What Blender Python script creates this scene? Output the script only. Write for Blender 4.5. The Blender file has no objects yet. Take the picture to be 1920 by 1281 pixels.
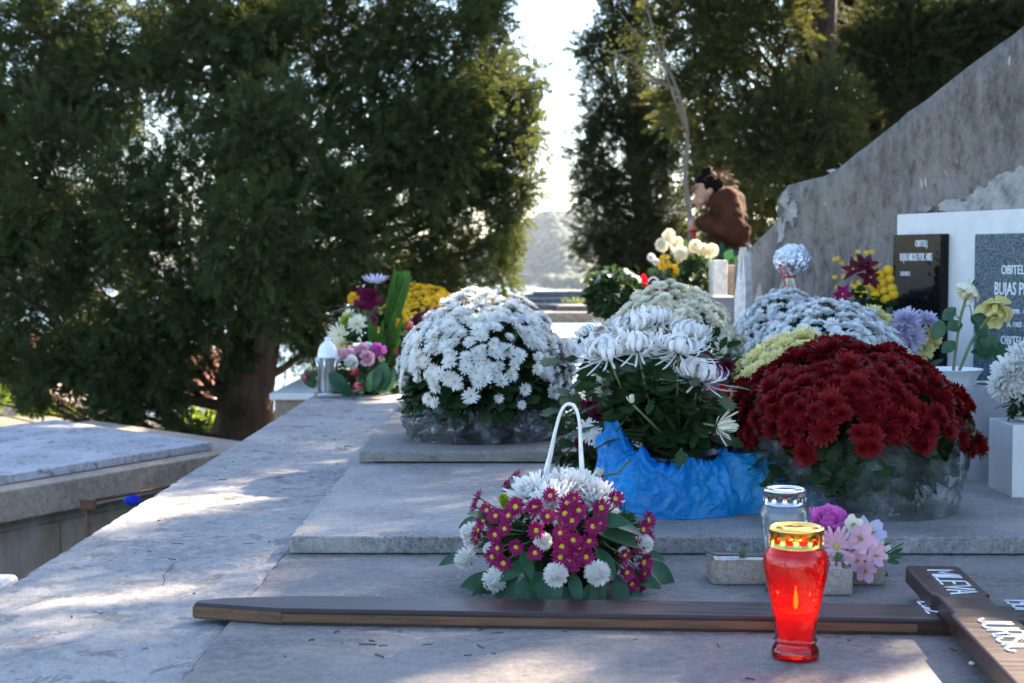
import bpy, bmesh, math, random
import numpy as np
from mathutils import Vector, Matrix, Euler, noise as mnoise
R_ = math.radians
SC = bpy.context.scene
COL = SC.collection
# ------------------------------------------------------------------ camera
cam = bpy.data.cameras.new('camera'); camo = bpy.data.objects.new('camera', cam); COL.objects.link(camo)
CAM = Vector((0, 0, .65)); F = 2800.0
CE = Euler((R_(90-2.873), 0, R_(.307)))
camo.location = CAM; camo.rotation_euler = CE
cam.sensor_width = 36; cam.lens = 52.5; cam.clip_start = .05; cam.clip_end = 9000
cam.dof.use_dof = True; cam.dof.focus_distance = 3.35; cam.dof.aperture_fstop = 6.3; cam.dof.aperture_blades = 7
SC.camera = camo
# ------------------------------------------------------------------ sky and sun
SUN_AZ, SUN_EL = 42.0, 33.0            # degrees right of straight ahead, above the horizon
w = bpy.data.worlds.new('World'); SC.world = w; w.use_nodes = True
nt = w.node_tree; nt.nodes.clear()
sky = nt.nodes.new('ShaderNodeTexSky'); sky.sky_type = 'NISHITA'; sky.sun_disc = False
sky.sun_elevation = R_(SUN_EL); sky.sun_rotation = R_(SUN_AZ); sky.altitude = 20
sky.air_density = 1.0; sky.dust_density = .9; sky.ozone_density = 2.6
bg = nt.nodes.new('ShaderNodeBackground'); bg.inputs[1].default_value = .078
wo = nt.nodes.new('ShaderNodeOutputWorld')
nt.links.new(sky.outputs[0], bg.inputs[0]); nt.links.new(bg.outputs[0], wo.inputs[0])
sl = bpy.data.lights.new('sun', 'SUN'); sl.energy = 5.0; sl.angle = R_(.55); sl.color = (1, .81, .60)
so = bpy.data.objects.new('sun', sl); COL.objects.link(so)
sd = Vector((math.sin(R_(SUN_AZ))*math.cos(R_(SUN_EL)), math.cos(R_(SUN_AZ))*math.cos(R_(SUN_EL)), math.sin(R_(SUN_EL))))
so.rotation_euler = sd.to_track_quat('Z', 'Y').to_euler()
SC.view_settings.view_transform = 'Standard'; SC.view_settings.look = 'None'
SC.view_settings.exposure = 3.0; SC.view_settings.gamma = 1
cy = SC.cycles
cy.max_bounces = 7; cy.diffuse_bounces = 3; cy.glossy_bounces = 3; cy.transmission_bounces = 5
cy.transparent_max_bounces = 14; cy.volume_bounces = 1; cy.caustics_reflective = False; cy.caustics_refractive = False
cy.sample_clamp_indirect = 6; cy.use_denoising = True
# ------------------------------------------------------------------ pixel of the photograph -> point at a given distance / height
RM = CE.to_matrix()
def ray(px, py): return RM @ Vector(((px-960)/F, -(py-640.5)/F, -1))
def P(px, py, Y):
    r = ray(px, py); return CAM + r*(Y/r.y)
def G(px, py, z):
    r = ray(px, py); return CAM + r*((z-CAM.z)/r.z)
# ------------------------------------------------------------------ mesh helpers
class MB:
    def __init__(s): s.v = []; s.f = []; s.n = 0
    def add(s, V, Fc, m=0, sm=True):
        V = np.asarray(V, dtype=np.float32).reshape(-1, 3)
        if len(V) == 0: return s
        if isinstance(Fc, np.ndarray):
            s.f.append((Fc.astype(np.int64)+s.n, m, sm))
        else:
            by = {}
            for f in Fc: by.setdefault(len(f), []).append(f)
            for k, l in by.items(): s.f.append((np.array(l, dtype=np.int64)+s.n, m, sm))
        s.v.append(V); s.n += len(V); return s
    def build(s, name, mats, parent=None, **kw):
        me = bpy.data.meshes.new(name)
        V = np.concatenate(s.v); nl = sum(f.size for f, _, _ in s.f); nf = sum(len(f) for f, _, _ in s.f)
        me.vertices.add(len(V)); me.vertices.foreach_set('co', V.ravel())
        me.loops.add(nl); me.loops.foreach_set('vertex_index', np.concatenate([f.ravel() for f, _, _ in s.f]).astype(np.int32))
        tot = np.concatenate([np.full(len(f), f.shape[1]) for f, _, _ in s.f]).astype(np.int32)
        me.polygons.add(nf); me.polygons.foreach_set('loop_start', (np.cumsum(tot)-tot).astype(np.int32))
        me.polygons.foreach_set('material_index', np.concatenate([np.full(len(f), m) for f, m, _ in s.f]).astype(np.int32))
        me.polygons.foreach_set('use_smooth', np.concatenate([np.full(len(f), q) for f, _, q in s.f]).astype(bool))
        me.update(calc_edges=True); me.validate()
        for m in (mats if isinstance(mats, (list, tuple)) else [mats]): me.materials.append(m)
        o = bpy.data.objects.new(name, me); COL.objects.link(o)
        if parent: o.parent = parent
        for k, v in kw.items(): o[k] = v
        return o
def from_bm(bm):
    bm.verts.index_update(); V = [v.co[:] for v in bm.verts]; Fc = [[v.index for v in f.verts] for f in bm.faces]; bm.free(); return V, Fc
def xf(V, M):
    V = np.asarray(V, dtype=np.float64); M = np.array(M); return V @ M[:3, :3].T + M[:3, 3]
def box(size, bev=0.0, c=(0, 0, 0), rz=0, seg=2, sub=0):
    bm = bmesh.new(); bmesh.ops.create_cube(bm, size=1)
    bmesh.ops.scale(bm, vec=Vector(size), verts=bm.verts)
    if bev: bmesh.ops.bevel(bm, geom=bm.edges[:], offset=bev, segments=seg, affect='EDGES', profile=.6)
    if rz: bmesh.ops.rotate(bm, matrix=Matrix.Rotation(rz, 3, 'Z'), verts=bm.verts, cent=(0, 0, 0))
    bmesh.ops.translate(bm, vec=Vector(c), verts=bm.verts)
    return from_bm(bm)
def boxb(x0, x1, y0, y1, z0, z1, bev=0.0, seg=2):
    return box((x1-x0, y1-y0, z1-z0), bev, ((x0+x1)/2, (y0+y1)/2, (z0+z1)/2), 0, seg)
def lathe(prof, n=32, c=(0, 0, 0), lobes=0, amp=0):
    V = []; Fc = []
    for r, z in prof:
        for i in range(n):
            a = 2*math.pi*i/n; rr = r*(1+amp*math.cos(lobes*a)) if lobes else r
            V.append((c[0]+rr*math.cos(a), c[1]+rr*math.sin(a), c[2]+z))
    for k in range(len(prof)-1):
        for i in range(n):
            j = (i+1) % n; Fc.append((k*n+i, k*n+j, (k+1)*n+j, (k+1)*n+i))
    return V, Fc
def tube(pts, rad, n=8, cap=True):
    pts = [Vector(p) for p in pts]; V = []; Fc = []; k = len(pts)
    if not hasattr(rad, '__len__'): rad = [rad]*k
    up = Vector((.13, .21, .97))
    for i, p in enumerate(pts):
        t = (pts[min(i+1, k-1)]-pts[max(i-1, 0)]).normalized()
        u = t.cross(up); u = u.normalized() if u.length > 1e-3 else t.cross(Vector((1, 0, 0))).normalized()
        v = t.cross(u)
        for j in range(n):
            a = 2*math.pi*j/n; V.append(p+(u*math.cos(a)+v*math.sin(a))*rad[i])
    for i in range(k-1):
        for j in range(n):
            q = (j+1) % n; Fc.append((i*n+j, i*n+q, (i+1)*n+q, (i+1)*n+j))
    if cap: Fc.append(tuple(range(n))[::-1]); Fc.append(tuple((k-1)*n+j for j in range(n)))
    return [v[:] for v in V], Fc
def ball(r, c=(0, 0, 0), s=(1, 1, 1), sub=2, nz=0, fr=3, seed=0):
    bm = bmesh.new(); bmesh.ops.create_icosphere(bm, subdivisions=sub, radius=r)
    for v in bm.verts:
        if nz: v.co *= 1+nz*mnoise.noise(v.co/r*fr+Vector((seed*7.1, seed*3.3, 0)))
        v.co = Vector((v.co.x*s[0]+c[0], v.co.y*s[1]+c[1], v.co.z*s[2]+c[2]))
    return from_bm(bm)
def frames(pos, nrm, scale, rng, spin=True):
    """matrices that stand a shape made along +Z on each normal"""
    pos = np.asarray(pos, float); n = np.asarray(nrm, float); n = n/np.linalg.norm(n, axis=1, keepdims=True)
    r = rng.normal(size=n.shape); u = np.cross(n, r); u /= np.linalg.norm(u, axis=1, keepdims=True); v = np.cross(n, u)
    s = np.broadcast_to(np.asarray(scale, float).reshape(-1, 1) if np.ndim(scale) else np.full((1, 1), scale), (len(n), 1))
    M = np.zeros((len(n), 4, 4)); M[:, :3, 0] = u*s; M[:, :3, 1] = v*s; M[:, :3, 2] = n*s; M[:, :3, 3] = pos; M[:, 3, 3] = 1
    return M
def framesx(pos, xdir, updir, scale, rng, wob=.3):
    """shape made along +X with its face up +Z"""
    pos = np.asarray(pos, float); x = np.asarray(xdir, float); x = x/np.linalg.norm(x, axis=1, keepdims=True)
    up = np.asarray(updir, float)+rng.normal(size=x.shape)*wob
    y = np.cross(up, x); y /= (np.linalg.norm(y, axis=1, keepdims=True)+1e-9); z = np.cross(x, y)
    s = np.broadcast_to(np.asarray(scale, float).reshape(-1, 1) if np.ndim(scale) else np.full((1, 1), scale), (len(x), 1))
    M = np.zeros((len(x), 4, 4)); M[:, :3, 0] = x*s; M[:, :3, 1] = y*s; M[:, :3, 2] = z*s; M[:, :3, 3] = pos; M[:, 3, 3] = 1
    return M
def inst(mb, V, Fc, Ms, m=0, sm=True):
    V = np.asarray(V, float); k = len(V); N = len(Ms)
    if N == 0: return
    W = np.einsum('nij,vj->nvi', Ms[:, :3, :3], V)+Ms[:, None, :3, 3]
    by = {}
    if isinstance(Fc, np.ndarray): by[Fc.shape[1]] = Fc
    else:
        for f in Fc: by.setdefault(len(f), []).append(f)
    base = mb.n
    mb.v.append(W.reshape(-1, 3).astype(np.float32)); mb.n += N*k
    for q, l in by.items():
        A = (np.array(l)[None]+(np.arange(N)*k)[:, None, None]).reshape(-1, q)+base
        mb.f.append((A.astype(np.int64), m, sm))
# ------------------------------------------------------------------ naming
def tag(o, label, cat, group=None):
    o['label'] = label; o['category'] = cat
    if group: o['group'] = group
    return o
def thing(name, label, cat, loc=(0, 0, 0), rz=0, group=None):
    o = bpy.data.objects.new(name, None); COL.objects.link(o); o.empty_display_size = .05
    o.location = loc; o.rotation_euler = (0, 0, rz); return tag(o, label, cat, group)
# ------------------------------------------------------------------ materials
class NT:
    def __init__(s, name):
        s.m = bpy.data.materials.new(name); s.m.use_nodes = True; s.t = s.m.node_tree; s.t.nodes.clear()
        s.out = s.t.nodes.new('ShaderNodeOutputMaterial')
    def n(s, ty, ins=None, **props):
        k = s.t.nodes.new(ty)
        for a, b in props.items(): setattr(k, a, b)
        for a, b in (ins or {}).items():
            i = k.inputs[a]
            if isinstance(b, bpy.types.NodeSocket): s.t.links.new(b, i)
            else: i.default_value = b if not (isinstance(b, tuple) and len(b) == 3 and i.type == 'RGBA') else (*b, 1)
        return k
    def coord(s, scale=(1, 1, 1), kind='Object'):
        c = s.n('ShaderNodeTexCoord'); return s.n('ShaderNodeMapping', {'Vector': c.outputs[kind], 'Scale': scale}).outputs[0]
    def noise(s, vec, sc, det=4, rough=.6, out='Fac', dist=0.0):
        return s.n('ShaderNodeTexNoise', {'Vector': vec, 'Scale': sc, 'Detail': det, 'Roughness': rough, 'Distortion': dist}).outputs[out]
    def ramp(s, fac, stops):
        r = s.n('ShaderNodeValToRGB', {'Fac': fac}); e = r.color_ramp.elements
        while len(e) < len(stops): e.new(.5)
        for k, (p, c) in zip(e, stops):
            k.position = p; k.color = (*c, 1) if hasattr(c, '__len__') else (c, c, c, 1)
        return r.outputs[0]
    def mix(s, fac, a, b, mode='MIX'):
        k = s.n('ShaderNodeMix', {0: fac, 6: a, 7: b}, data_type='RGBA', blend_type=mode); return k.outputs[2]
    def mul(s, a, b): return s.n('ShaderNodeMath', {0: a, 1: b}, operation='MULTIPLY').outputs[0]
    def bump(s, h, st=.3, d=.01, nrm=None):
        i = {'Height': h, 'Strength': st, 'Distance': d}
        if nrm is not None: i['Normal'] = nrm
        return s.n('ShaderNodeBump', i).outputs[0]
    def pr(s, col, rough=.6, bump=None, **kw):
        i = {'Base Color': col, 'Roughness': rough}
        if bump is not None: i['Normal'] = bump
        for a, b in kw.items(): i[a.replace('_', ' ')] = b
        return s.n('ShaderNodeBsdfPrincipled', i).outputs[0]
    def mixs(s, f, a, b): return s.n('ShaderNodeMixShader', {0: f, 1: a, 2: b}).outputs[0]
    def done(s, sh): s.t.links.new(sh, s.out.inputs[0]); return s.m
def stone(name, light, dark, sc=1.0, pits=.5, patch=None, patch_amt=.0, rough=.75, bump=.25, stretch=(1, 1, 1), coat=0.0):
    t = NT(name); c = t.coord(stretch)
    a = t.noise(c, 2.2*sc, 6, .65); b = t.noise(c, 34*sc, 5, .75); p = t.noise(c, 140*sc, 3, .7)
    col = t.mix(t.ramp(a, [(.38, 0), (.62, 1)]), dark, light)
    st_ = t.noise(t.coord((stretch[0]*.7, stretch[1]*2.2, 1)), 1.3*sc, 7, .75, dist=.8); col = t.mix(t.ramp(st_, [(.52, 0), (.66, .55)]), col, tuple(x*.55 for x in dark))
    col = t.mix(t.ramp(b, [(.42, 0), (.62, .6)]), col, tuple(min(1, x*1.45) for x in light))
    blot = t.noise(c, 9*sc, 5, .7, dist=.6)
    if patch is not None: col = t.mix(t.ramp(blot, [(.60-patch_amt, 0), (.64-patch_amt, .85)]), col, patch)
    pitm = t.ramp(t.noise(c, 60*sc, 5, .85), [(.555, 0), (.61, pits)])
    col = t.mix(t.ramp(p, [(.3, .35), (.5, 0)]), col, tuple(x*.7 for x in dark)); col = t.mix(t.ramp(p, [(.55, 0), (.72, .4)]), col, tuple(min(1, x*1.5) for x in light))
    reg = t.ramp(t.noise(c, 5*sc, 3, .6), [(.35, .15), (.65, 1)])
    col = t.mix(t.mul(pitm, reg), col, tuple(x*.25 for x in dark))
    h = t.n('ShaderNodeMath', {0: b, 1: t.mul(pitm, -1.2)}, operation='ADD').outputs[0]
    bp = t.bump(h, bump, .004); bp = t.bump(a, bump*.8, .02, bp)
    return t.done(t.pr(col, t.ramp(b, [(.3, max(.02, rough-.12)), (.7, min(1, rough+.1))]), bp, Coat_Weight=coat))
def petal(name, col, col2=None, tr=.35, rough=.6, sc=60):
    t = NT(name); c = t.coord(); k = t.noise(c, sc, 2, .5)
    cc = t.mix(t.ramp(k, [(.35, 0), (.65, 1)]), col, col2 or tuple(x*.85 for x in col))
    d = t.pr(cc, rough, None, Specular_IOR_Level=.25)
    return t.done(t.mixs(tr, d, t.n('ShaderNodeBsdfTranslucent', {'Color': cc}).outputs[0]))
def leaf(name, a, b, tr=.3, rough=.45, sc=6, fine=90, tcol=None):
    t = NT(name); c = t.coord(); k = t.noise(c, sc, 3, .6); f = t.noise(c, fine, 2, .5)
    cc = t.mix(t.ramp(k, [(.3, 0), (.7, 1)]), a, b); cc = t.mix(t.ramp(f, [(.4, 0), (.75, .6)]), cc, tuple(x*1.7 for x in b))
    d = t.pr(cc, rough, None, Specular_IOR_Level=.22)
    tc = t.mix(.5, cc, tcol or tuple(x*2.2 for x in b))
    return t.done(t.mixs(tr, d, t.n('ShaderNodeBsdfTranslucent', {'Color': tc}).outputs[0]))
def simple(name, col, rough=.5, metal=0, bump=0, bsc=60, var=.15, **kw):
    t = NT(name); c = t.coord(); k = t.noise(c, bsc*.5, 4, .6)
    cc = t.mix(t.ramp(k, [(.3, 0), (.7, 1)]), tuple(x*(1-var) for x in col), tuple(min(1, x*(1+var)) for x in col))
    bp = t.bump(t.noise(c, bsc, 4, .6), bump, .005) if bump else None
    return t.done(t.pr(cc, rough, bp, Metallic=metal, **kw))
M = {}
M['ledge'] = stone('ledge_stone', (.25, .24, .225), (.135, .132, .132), 1.0, .8, (.11, .10, .09), .035, .7, .3, (1, .7, 1))
M['base'] = stone('base_stone', (.185, .166, .15), (.085, .078, .073), 1.3, .6, (.27, .255, .24), -.04, .75, .3)
M['slab2'] = stone('pitted_stone', (.26, .245, .225), (.135, .128, .122), 1.6, .95, None, 0, .6, .4)
M['slab3'] = stone('brown_stone', (.20, .175, .15), (.11, .095, .083), 1.2, .6, None, 0, .7, .3, (.5, 1, 1))
M['far'] = stone('weathered_stone', (.20, .20, .205), (.11, .11, .115), .8, .5, (.36, .35, .33), .0, .8, .3, (.5, 1, 1))
M['pale'] = stone('pale_stone', (.62, .58, .53), (.46, .43, .39), 1.0, .3, None, 0, .7, .2)
M['tan'] = stone('tan_stone', (.34, .27, .20), (.20, .155, .115), 1.0, .5, None, 0, .75, .3)
M['conc'] = stone('concrete', (.30, .26, .21), (.20, .17, .14), 3.0, .6, None, 0, .85, .4)
M['white'] = simple('white_marble', (.60, .59, .58), .5, 0, .12, 30, .07)
M['greyb'] = simple('grey_marble', (.36, .36, .37), .5, 0, .15, 30, .10)
M['leaf'] = leaf('mum_leaf', (.012, .030, .010), (.03, .06, .018), .25, .55, 12)
M['bigleaf'] = leaf('glossy_leaf', (.012, .045, .028), (.03, .085, .035), .2, .28, 9)
M['stem'] = simple('stem', (.09, .14, .05), .5)
M['black'] = simple('black_plastic', (.010, .012, .014), .4)
# ------------------------------------------------------------------ more materials
def stone_blocks():
    t = NT('ashlar_blocks'); c = t.coord(); sw = t.n('ShaderNodeSeparateXYZ', {0: c})
    v = t.n('ShaderNodeCombineXYZ', {0: sw.outputs[0], 1: sw.outputs[2], 2: 0.0}).outputs[0]
    b = t.n('ShaderNodeTexBrick', {'Vector': v, 'Color1': (.30, .215, .13, 1), 'Color2': (.24, .185, .125, 1), 'Mortar': (.10, .085, .07, 1), 'Scale': 1.0,
            'Mortar Size': .006, 'Brick Width': .62, 'Row Height': .27, 'Mortar Smooth': .3})
    n = t.noise(t.coord((1, 1, .35)), 6, 6, .7); col = t.mix(t.ramp(n, [(.35, .0), (.7, .7)]), b.outputs[0], (.47, .42, .36))
    n2 = t.noise(t.coord((4, 4, .7)), 3, 5, .7); col = t.mix(t.ramp(n2, [(.5, 0), (.75, .6)]), col, (.16, .13, .105))
    bp = t.bump(b.outputs[1], -.4, .01); bp = t.bump(t.noise(c, 40, 5, .7), .3, .004, bp)
    return t.done(t.pr(col, .8, bp))
M['blocks'] = stone_blocks()
def wall_mat():
    t = NT('weathered_plaster'); c = t.coord((1, 1, .5)); c1 = t.coord((1, 1, .8))
    a = t.noise(c, 2.6, 9, .78); b = t.noise(c, 18, 7, .8); f = t.noise(c1, 90, 4, .75)
    col = t.ramp(a, [(.28, (.045, .04, .036)), (.5, (.15, .128, .108)), (.72, (.28, .24, .20))])
    col = t.mix(t.ramp(b, [(.48, 0), (.66, .75)]), col, (.25, .23, .205))
    col = t.mix(t.ramp(b, [(.34, .8), (.47, 0)]), col, (.022, .021, .025))
    col = t.mix(t.ramp(f, [(.55, 0), (.7, .6)]), col, (.05, .047, .05))
    chip = t.noise(t.coord((1, 1, .35)), 7.5, 3, .55); col = t.mix(t.ramp(chip, [(.665, 0), (.68, .9)]), col, (.42, .38, .32))
    bp = t.bump(b, .6, .012); bp = t.bump(f, .4, .005, bp)
    return t.done(t.pr(col, .9, bp))
M['wall'] = wall_mat()
def peel_mat():
    t = NT('peeling_render'); c = t.coord(); a = t.noise(c, 14, 6, .75)
    col = t.ramp(a, [(.35, (.14, .13, .12)), (.55, (.30, .285, .26)), (.7, (.38, .36, .335))])
    return t.done(t.pr(col, .9, t.bump(a, .5, .01)))
M['peel'] = peel_mat()
def gran(name, a, b, c3, rough=.15):
    t = NT(name); c = t.coord(); n = t.n('ShaderNodeTexVoronoi', {'Vector': c, 'Scale': 330.0}).outputs['Color']
    s = t.n('ShaderNodeSeparateColor', {0: n}).outputs[0]
    col = t.ramp(s, [(.25, a), (.55, b), (.85, c3)])
    return t.done(t.pr(col, rough, None, Specular_IOR_Level=.16))
M['granite'] = gran('blue_granite', (.018, .035, .05), (.05, .085, .11), (.16, .2, .23), .3)
M['blackgran'] = gran('black_granite', (.004, .004, .005), (.004, .004, .005), (.007, .007, .008), .06)
def polished():
    t = NT('polished_granite'); c = t.coord(); n = t.noise(c, 90, 3, .7)
    return t.done(t.pr(t.ramp(n, [(.35, (.05, .055, .065)), (.65, (.12, .125, .14))]), .09, None))
M['polish'] = polished()
def wood():
    t = NT('varnished_wood'); c = t.coord((1.2, 16, 16)); n = t.noise(c, 5, 6, .65, dist=.3)
    col = t.ramp(n, [(.3, (.014, .006, .005)), (.6, (.030, .013, .010)), (.8, (.055, .024, .015))])
    sc = t.noise(t.coord((3, 30, 30)), 9, 4, .7); col = t.mix(t.ramp(sc, [(.66, 0), (.72, .5)]), col, (.16, .11, .075))
    return t.done(t.pr(col, t.ramp(n, [(.3, .28), (.7, .42)]), t.bump(n, .12, .002)))
M['wood'] = wood()
def rawwood():
    t = NT('raw_wood'); c = t.coord((2, 20, 20)); n = t.noise(c, 5, 6, .7, dist=.5)
    return t.done(t.pr(t.ramp(n, [(.3, (.06, .026, .011)), (.7, (.16, .075, .033))]), .6, t.bump(n, .3, .003)))
M['rawwood'] = rawwood()
M['letter'] = simple('white_letter_plastic', (.72, .74, .76), .35)
M['gold'] = simple('gold_tin', (.95, .62, .13), .2, 1, .05, 40, .05)
M['silver'] = simple('silver_tin', (.75, .73, .72), .14, 1, .03, 40, .05)
M['rust'] = simple('rusty_iron', (.11, .055, .03), .8, .3, .4, 80, .4)
M['whitep'] = simple('white_plastic', (.74, .75, .73), .4)
M['terra'] = simple('roof_tile', (.33, .12, .07), .8, 0, .4, 5, .3)
M['glassdark'] = simple('window_glass', (.02, .025, .03), .08)
M['skin'] = simple('skin', (.36, .19, .125), .6, 0, .05, 60, .08)
M['hair'] = simple('dark_hair', (.006, .0035, .003), .9, 0, .4, 150, .4, Specular_IOR_Level=.06)
M['coat'] = simple('brown_coat', (.048, .017, .008), .9, 0, .6, 14, .35, Specular_IOR_Level=.1)
M['cuff'] = simple('dark_trousers', (.03, .035, .045), .8, 0, .2, 60, .2)
def bark(name, a, b):
    t = NT(name); c = t.coord((9, 9, 1.3)); n = t.noise(c, 3, 7, .7, dist=.4)
    return t.done(t.pr(t.ramp(n, [(.3, a), (.7, b)]), .9, t.bump(n, 1, .03)))
M['bark'] = bark('reddish_bark', (.045, .025, .016), (.15, .085, .055))
M['barkd'] = bark('dark_bark', (.016, .011, .008), (.06, .04, .03))
M['bark2'] = bark('pale_bark', (.10, .08, .065), (.22, .18, .15))
def glassy(name, col, tr, gl=.04, diff=None, dw=.1, thin=True):
    """thin clear shell: light passes tinted, the surface mirrors by angle"""
    t = NT(name); c = t.coord(); bp = t.bump(t.noise(c, 38, 3, .6), .35, .01)
    tp = t.n('ShaderNodeBsdfTransparent', {'Color': (*col, 1)}).outputs[0]
    dd = diff or col
    d = t.mixs(.6, t.n('ShaderNodeBsdfDiffuse', {'Color': (*dd, 1)}).outputs[0], t.n('ShaderNodeBsdfTranslucent', {'Color': (*dd, 1)}).outputs[0])
    a = t.mixs(dw, tp, d)
    fr = t.n('ShaderNodeFresnel', {'IOR': 1.5, 'Normal': bp}).outputs[0]
    g = t.n('ShaderNodeBsdfGlossy', {'Color': (1, 1, 1, 1), 'Roughness': gl, 'Normal': bp}).outputs[0]
    return t.done(t.mixs(fr, a, g))
M['redglass'] = glassy('red_candle_glass', (.97, .09, .035), 0, .03, (.75, .010, .004), .17)
M['clearglass'] = glassy('clear_candle_glass', (.82, .86, .88), 0, .04, (.7, .75, .8), .2)
def film(name, lo, hi, ior, col=(.86, .92, .98)):
    """thin clear sheet: mostly see-through, milky where it is crumpled double"""
    t = NT(name); c = t.coord(); bp = t.bump(t.noise(c, 30, 4, .65, dist=.5), .5, .012)
    tp = t.n('ShaderNodeBsdfTransparent', {'Color': (1, 1, 1, 1)}).outputs[0]
    d = t.mixs(.55, t.n('ShaderNodeBsdfDiffuse', {'Color': (*col, 1), 'Normal': bp}).outputs[0], t.n('ShaderNodeBsdfTranslucent', {'Color': (*col, 1)}).outputs[0])
    k = t.noise(t.coord((1, 1, .45)), 7, 4, .6, dist=.4); f = t.ramp(k, [(.42, lo), (.60, hi)])
    fine = t.ramp(t.noise(t.coord((1, 1, .5)), 34, 4, .7, dist=.6), [(.50, 0), (.62, hi*.8)])
    a = t.mixs(t.n('ShaderNodeMath', {0: f, 1: fine}, operation='ADD').outputs[0], tp, d)
    fr = t.n('ShaderNodeFresnel', {'IOR': ior, 'Normal': bp}).outputs[0]
    g = t.n('ShaderNodeBsdfGlossy', {'Color': (1, 1, 1, 1), 'Roughness': .10, 'Normal': bp}).outputs[0]
    return t.done(t.mixs(fr, a, g))
M['film'] = film('clear_cellophane', .012, .13, 1.18)
M['film2'] = film('crinkled_cellophane', .03, .24, 1.32)
def bluebag():
    t = NT('blue_plastic_film'); c = t.coord(); bp = t.bump(t.noise(c, 17, 4, .6, dist=1.2), .9, .02)
    col = t.mix(t.ramp(t.noise(c, 5, 4, .6), [(.3, 0), (.7, 1)]), (.0, .30, .86), (.03, .55, 1.0))
    d = t.mixs(.55, t.pr(col, .16, bp, Coat_Weight=.5), t.n('ShaderNodeBsdfTranslucent', {'Color': col, 'Normal': bp}).outputs[0])
    tp = t.n('ShaderNodeBsdfTransparent', {'Color': (.3, .7, 1, 1)}).outputs[0]
    return t.done(t.mixs(.24, d, tp))
M['bag'] = bluebag()
def foil():
    t = NT('silver_foil'); c = t.coord(); bp = t.bump(t.noise(c, 22, 4, .7, dist=.8), 1, .03)
    return t.done(t.pr((.75, .8, .88, 1), .16, bp, Metallic=1.0))
M['foil'] = foil()
def emis(name, col, st):
    t = NT(name); return t.done(t.n('ShaderNodeEmission', {'Color': (*col, 1), 'Strength': st}).outputs[0])
M['flame'] = emis('flame', (1, .26, .03), 1.9)
M['wax'] = petal('red_wax', (.75, .03, .01), (.85, .08, .02), .5)
M['waxw'] = petal('white_wax', (.7, .7, .68), None, .3)
M['pw'] = petal('white_petal', (.84, .83, .79), (.78, .77, .73), .38)
M['pc'] = petal('cream_petal', (.84, .81, .68), (.80, .75, .56), .4)
M['pwb'] = petal('cool_white_petal', (.80, .80, .78), (.73, .74, .73), .3)
M['py'] = petal('pale_yellow_petal', (.83, .76, .30), (.80, .72, .40), .4)
M['pY'] = petal('bright_yellow_petal', (.85, .58, .03), (.80, .48, .02), .3)
M['pr'] = petal('dark_red_petal', (.23, .004, .006), (.13, .002, .004), .25, .6)
M['pm'] = petal('magenta_petal', (.33, .010, .12), (.20, .006, .07), .3)
M['pdp'] = petal('wine_petal', (.14, .006, .035), (.08, .004, .02), .3)
M['ppk'] = petal('pink_petal', (.80, .40, .50), (.75, .55, .62), .35, sc=25)
M['pmg'] = petal('orchid_magenta_petal', (.62, .10, .50), (.75, .25, .60), .35, sc=25)
M['plv'] = petal('lavender_petal', (.62, .57, .70), (.55, .50, .64), .35)
M['prd'] = petal('scarlet_petal', (.70, .015, .03), (.55, .01, .02), .25)
M['ctr'] = petal('yellow_centre', (.55, .42, .03), (.42, .36, .03), .1, .8, 200)
M['ctrg'] = petal('green_centre', (.45, .48, .10), (.35, .38, .06), .1, .8, 200)
M['ctrd'] = petal('dark_centre', (.06, .004, .004), None, .1)
M['twig'] = simple('dry_twig', (.07, .05, .035), .9)
M['lime'] = petal('lime_petal', (.33, .42, .03), None, .3)
# ------------------------------------------------------------------ flower shapes (unit size: radius 1)
def ring(n, r0, L, W, el, curl, z0=0.0, seg=3, jit=.1, rng=None, cup=0.0, tipw=.35, bulge=.9):
    i = np.arange(n); a = 2*np.pi*i/n+rng.normal(size=n)*jit+rng.random()*6
    Lr = L*(1+rng.normal(size=n)*jit*.6); e0 = el+rng.normal(size=n)*jit*1.2; cu = curl*(1+rng.normal(size=n)*jit*2)
    k = 3 if cup else 2; V = np.zeros((n, seg+1, k, 3)); rad = np.full(n, r0, float); z = np.full(n, z0, float)
    for s in range(seg+1):
        t = s/seg; e = e0+cu*t
        if s: rad = rad+np.cos(e)*Lr/seg; z = z+np.sin(e)*Lr/seg
        wd = W*.5*((.35+.65*math.sin(min(1, t/bulge)*math.pi/2)) if t < bulge else 1-(1-tipw)*((t-bulge)/(1-bulge+1e-6)))
        if s == seg: wd = W*.5*tipw
        cx, cyv = np.cos(a), np.sin(a)
        for q in range(k):
            off = (q/(k-1)-.5)*2*wd; dz = -cup*wd if (k == 3 and q == 1) else 0
            V[:, s, q, 0] = rad*cx-off*cyv; V[:, s, q, 1] = rad*cyv+off*cx; V[:, s, q, 2] = z+dz
    Fc = []
    for p in range(n):
        b = p*(seg+1)*k
        for s in range(seg):
            for q in range(k-1):
                Fc.append((b+s*k+q, b+s*k+q+1, b+(s+1)*k+q+1, b+(s+1)*k+q))
    return V.reshape(-1, 3), np.array(Fc)
def dome(r, h, z0, n=10, k=3):
    pr = [(r*math.cos(i/k*math.pi/2), z0+h*math.sin(i/k*math.pi/2)) for i in range(k)]+[(r*.02, z0+h)]
    return lathe(pr, n)
def mk(parts):
    """parts: list of (V, F, material slot)"""
    return parts
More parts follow.
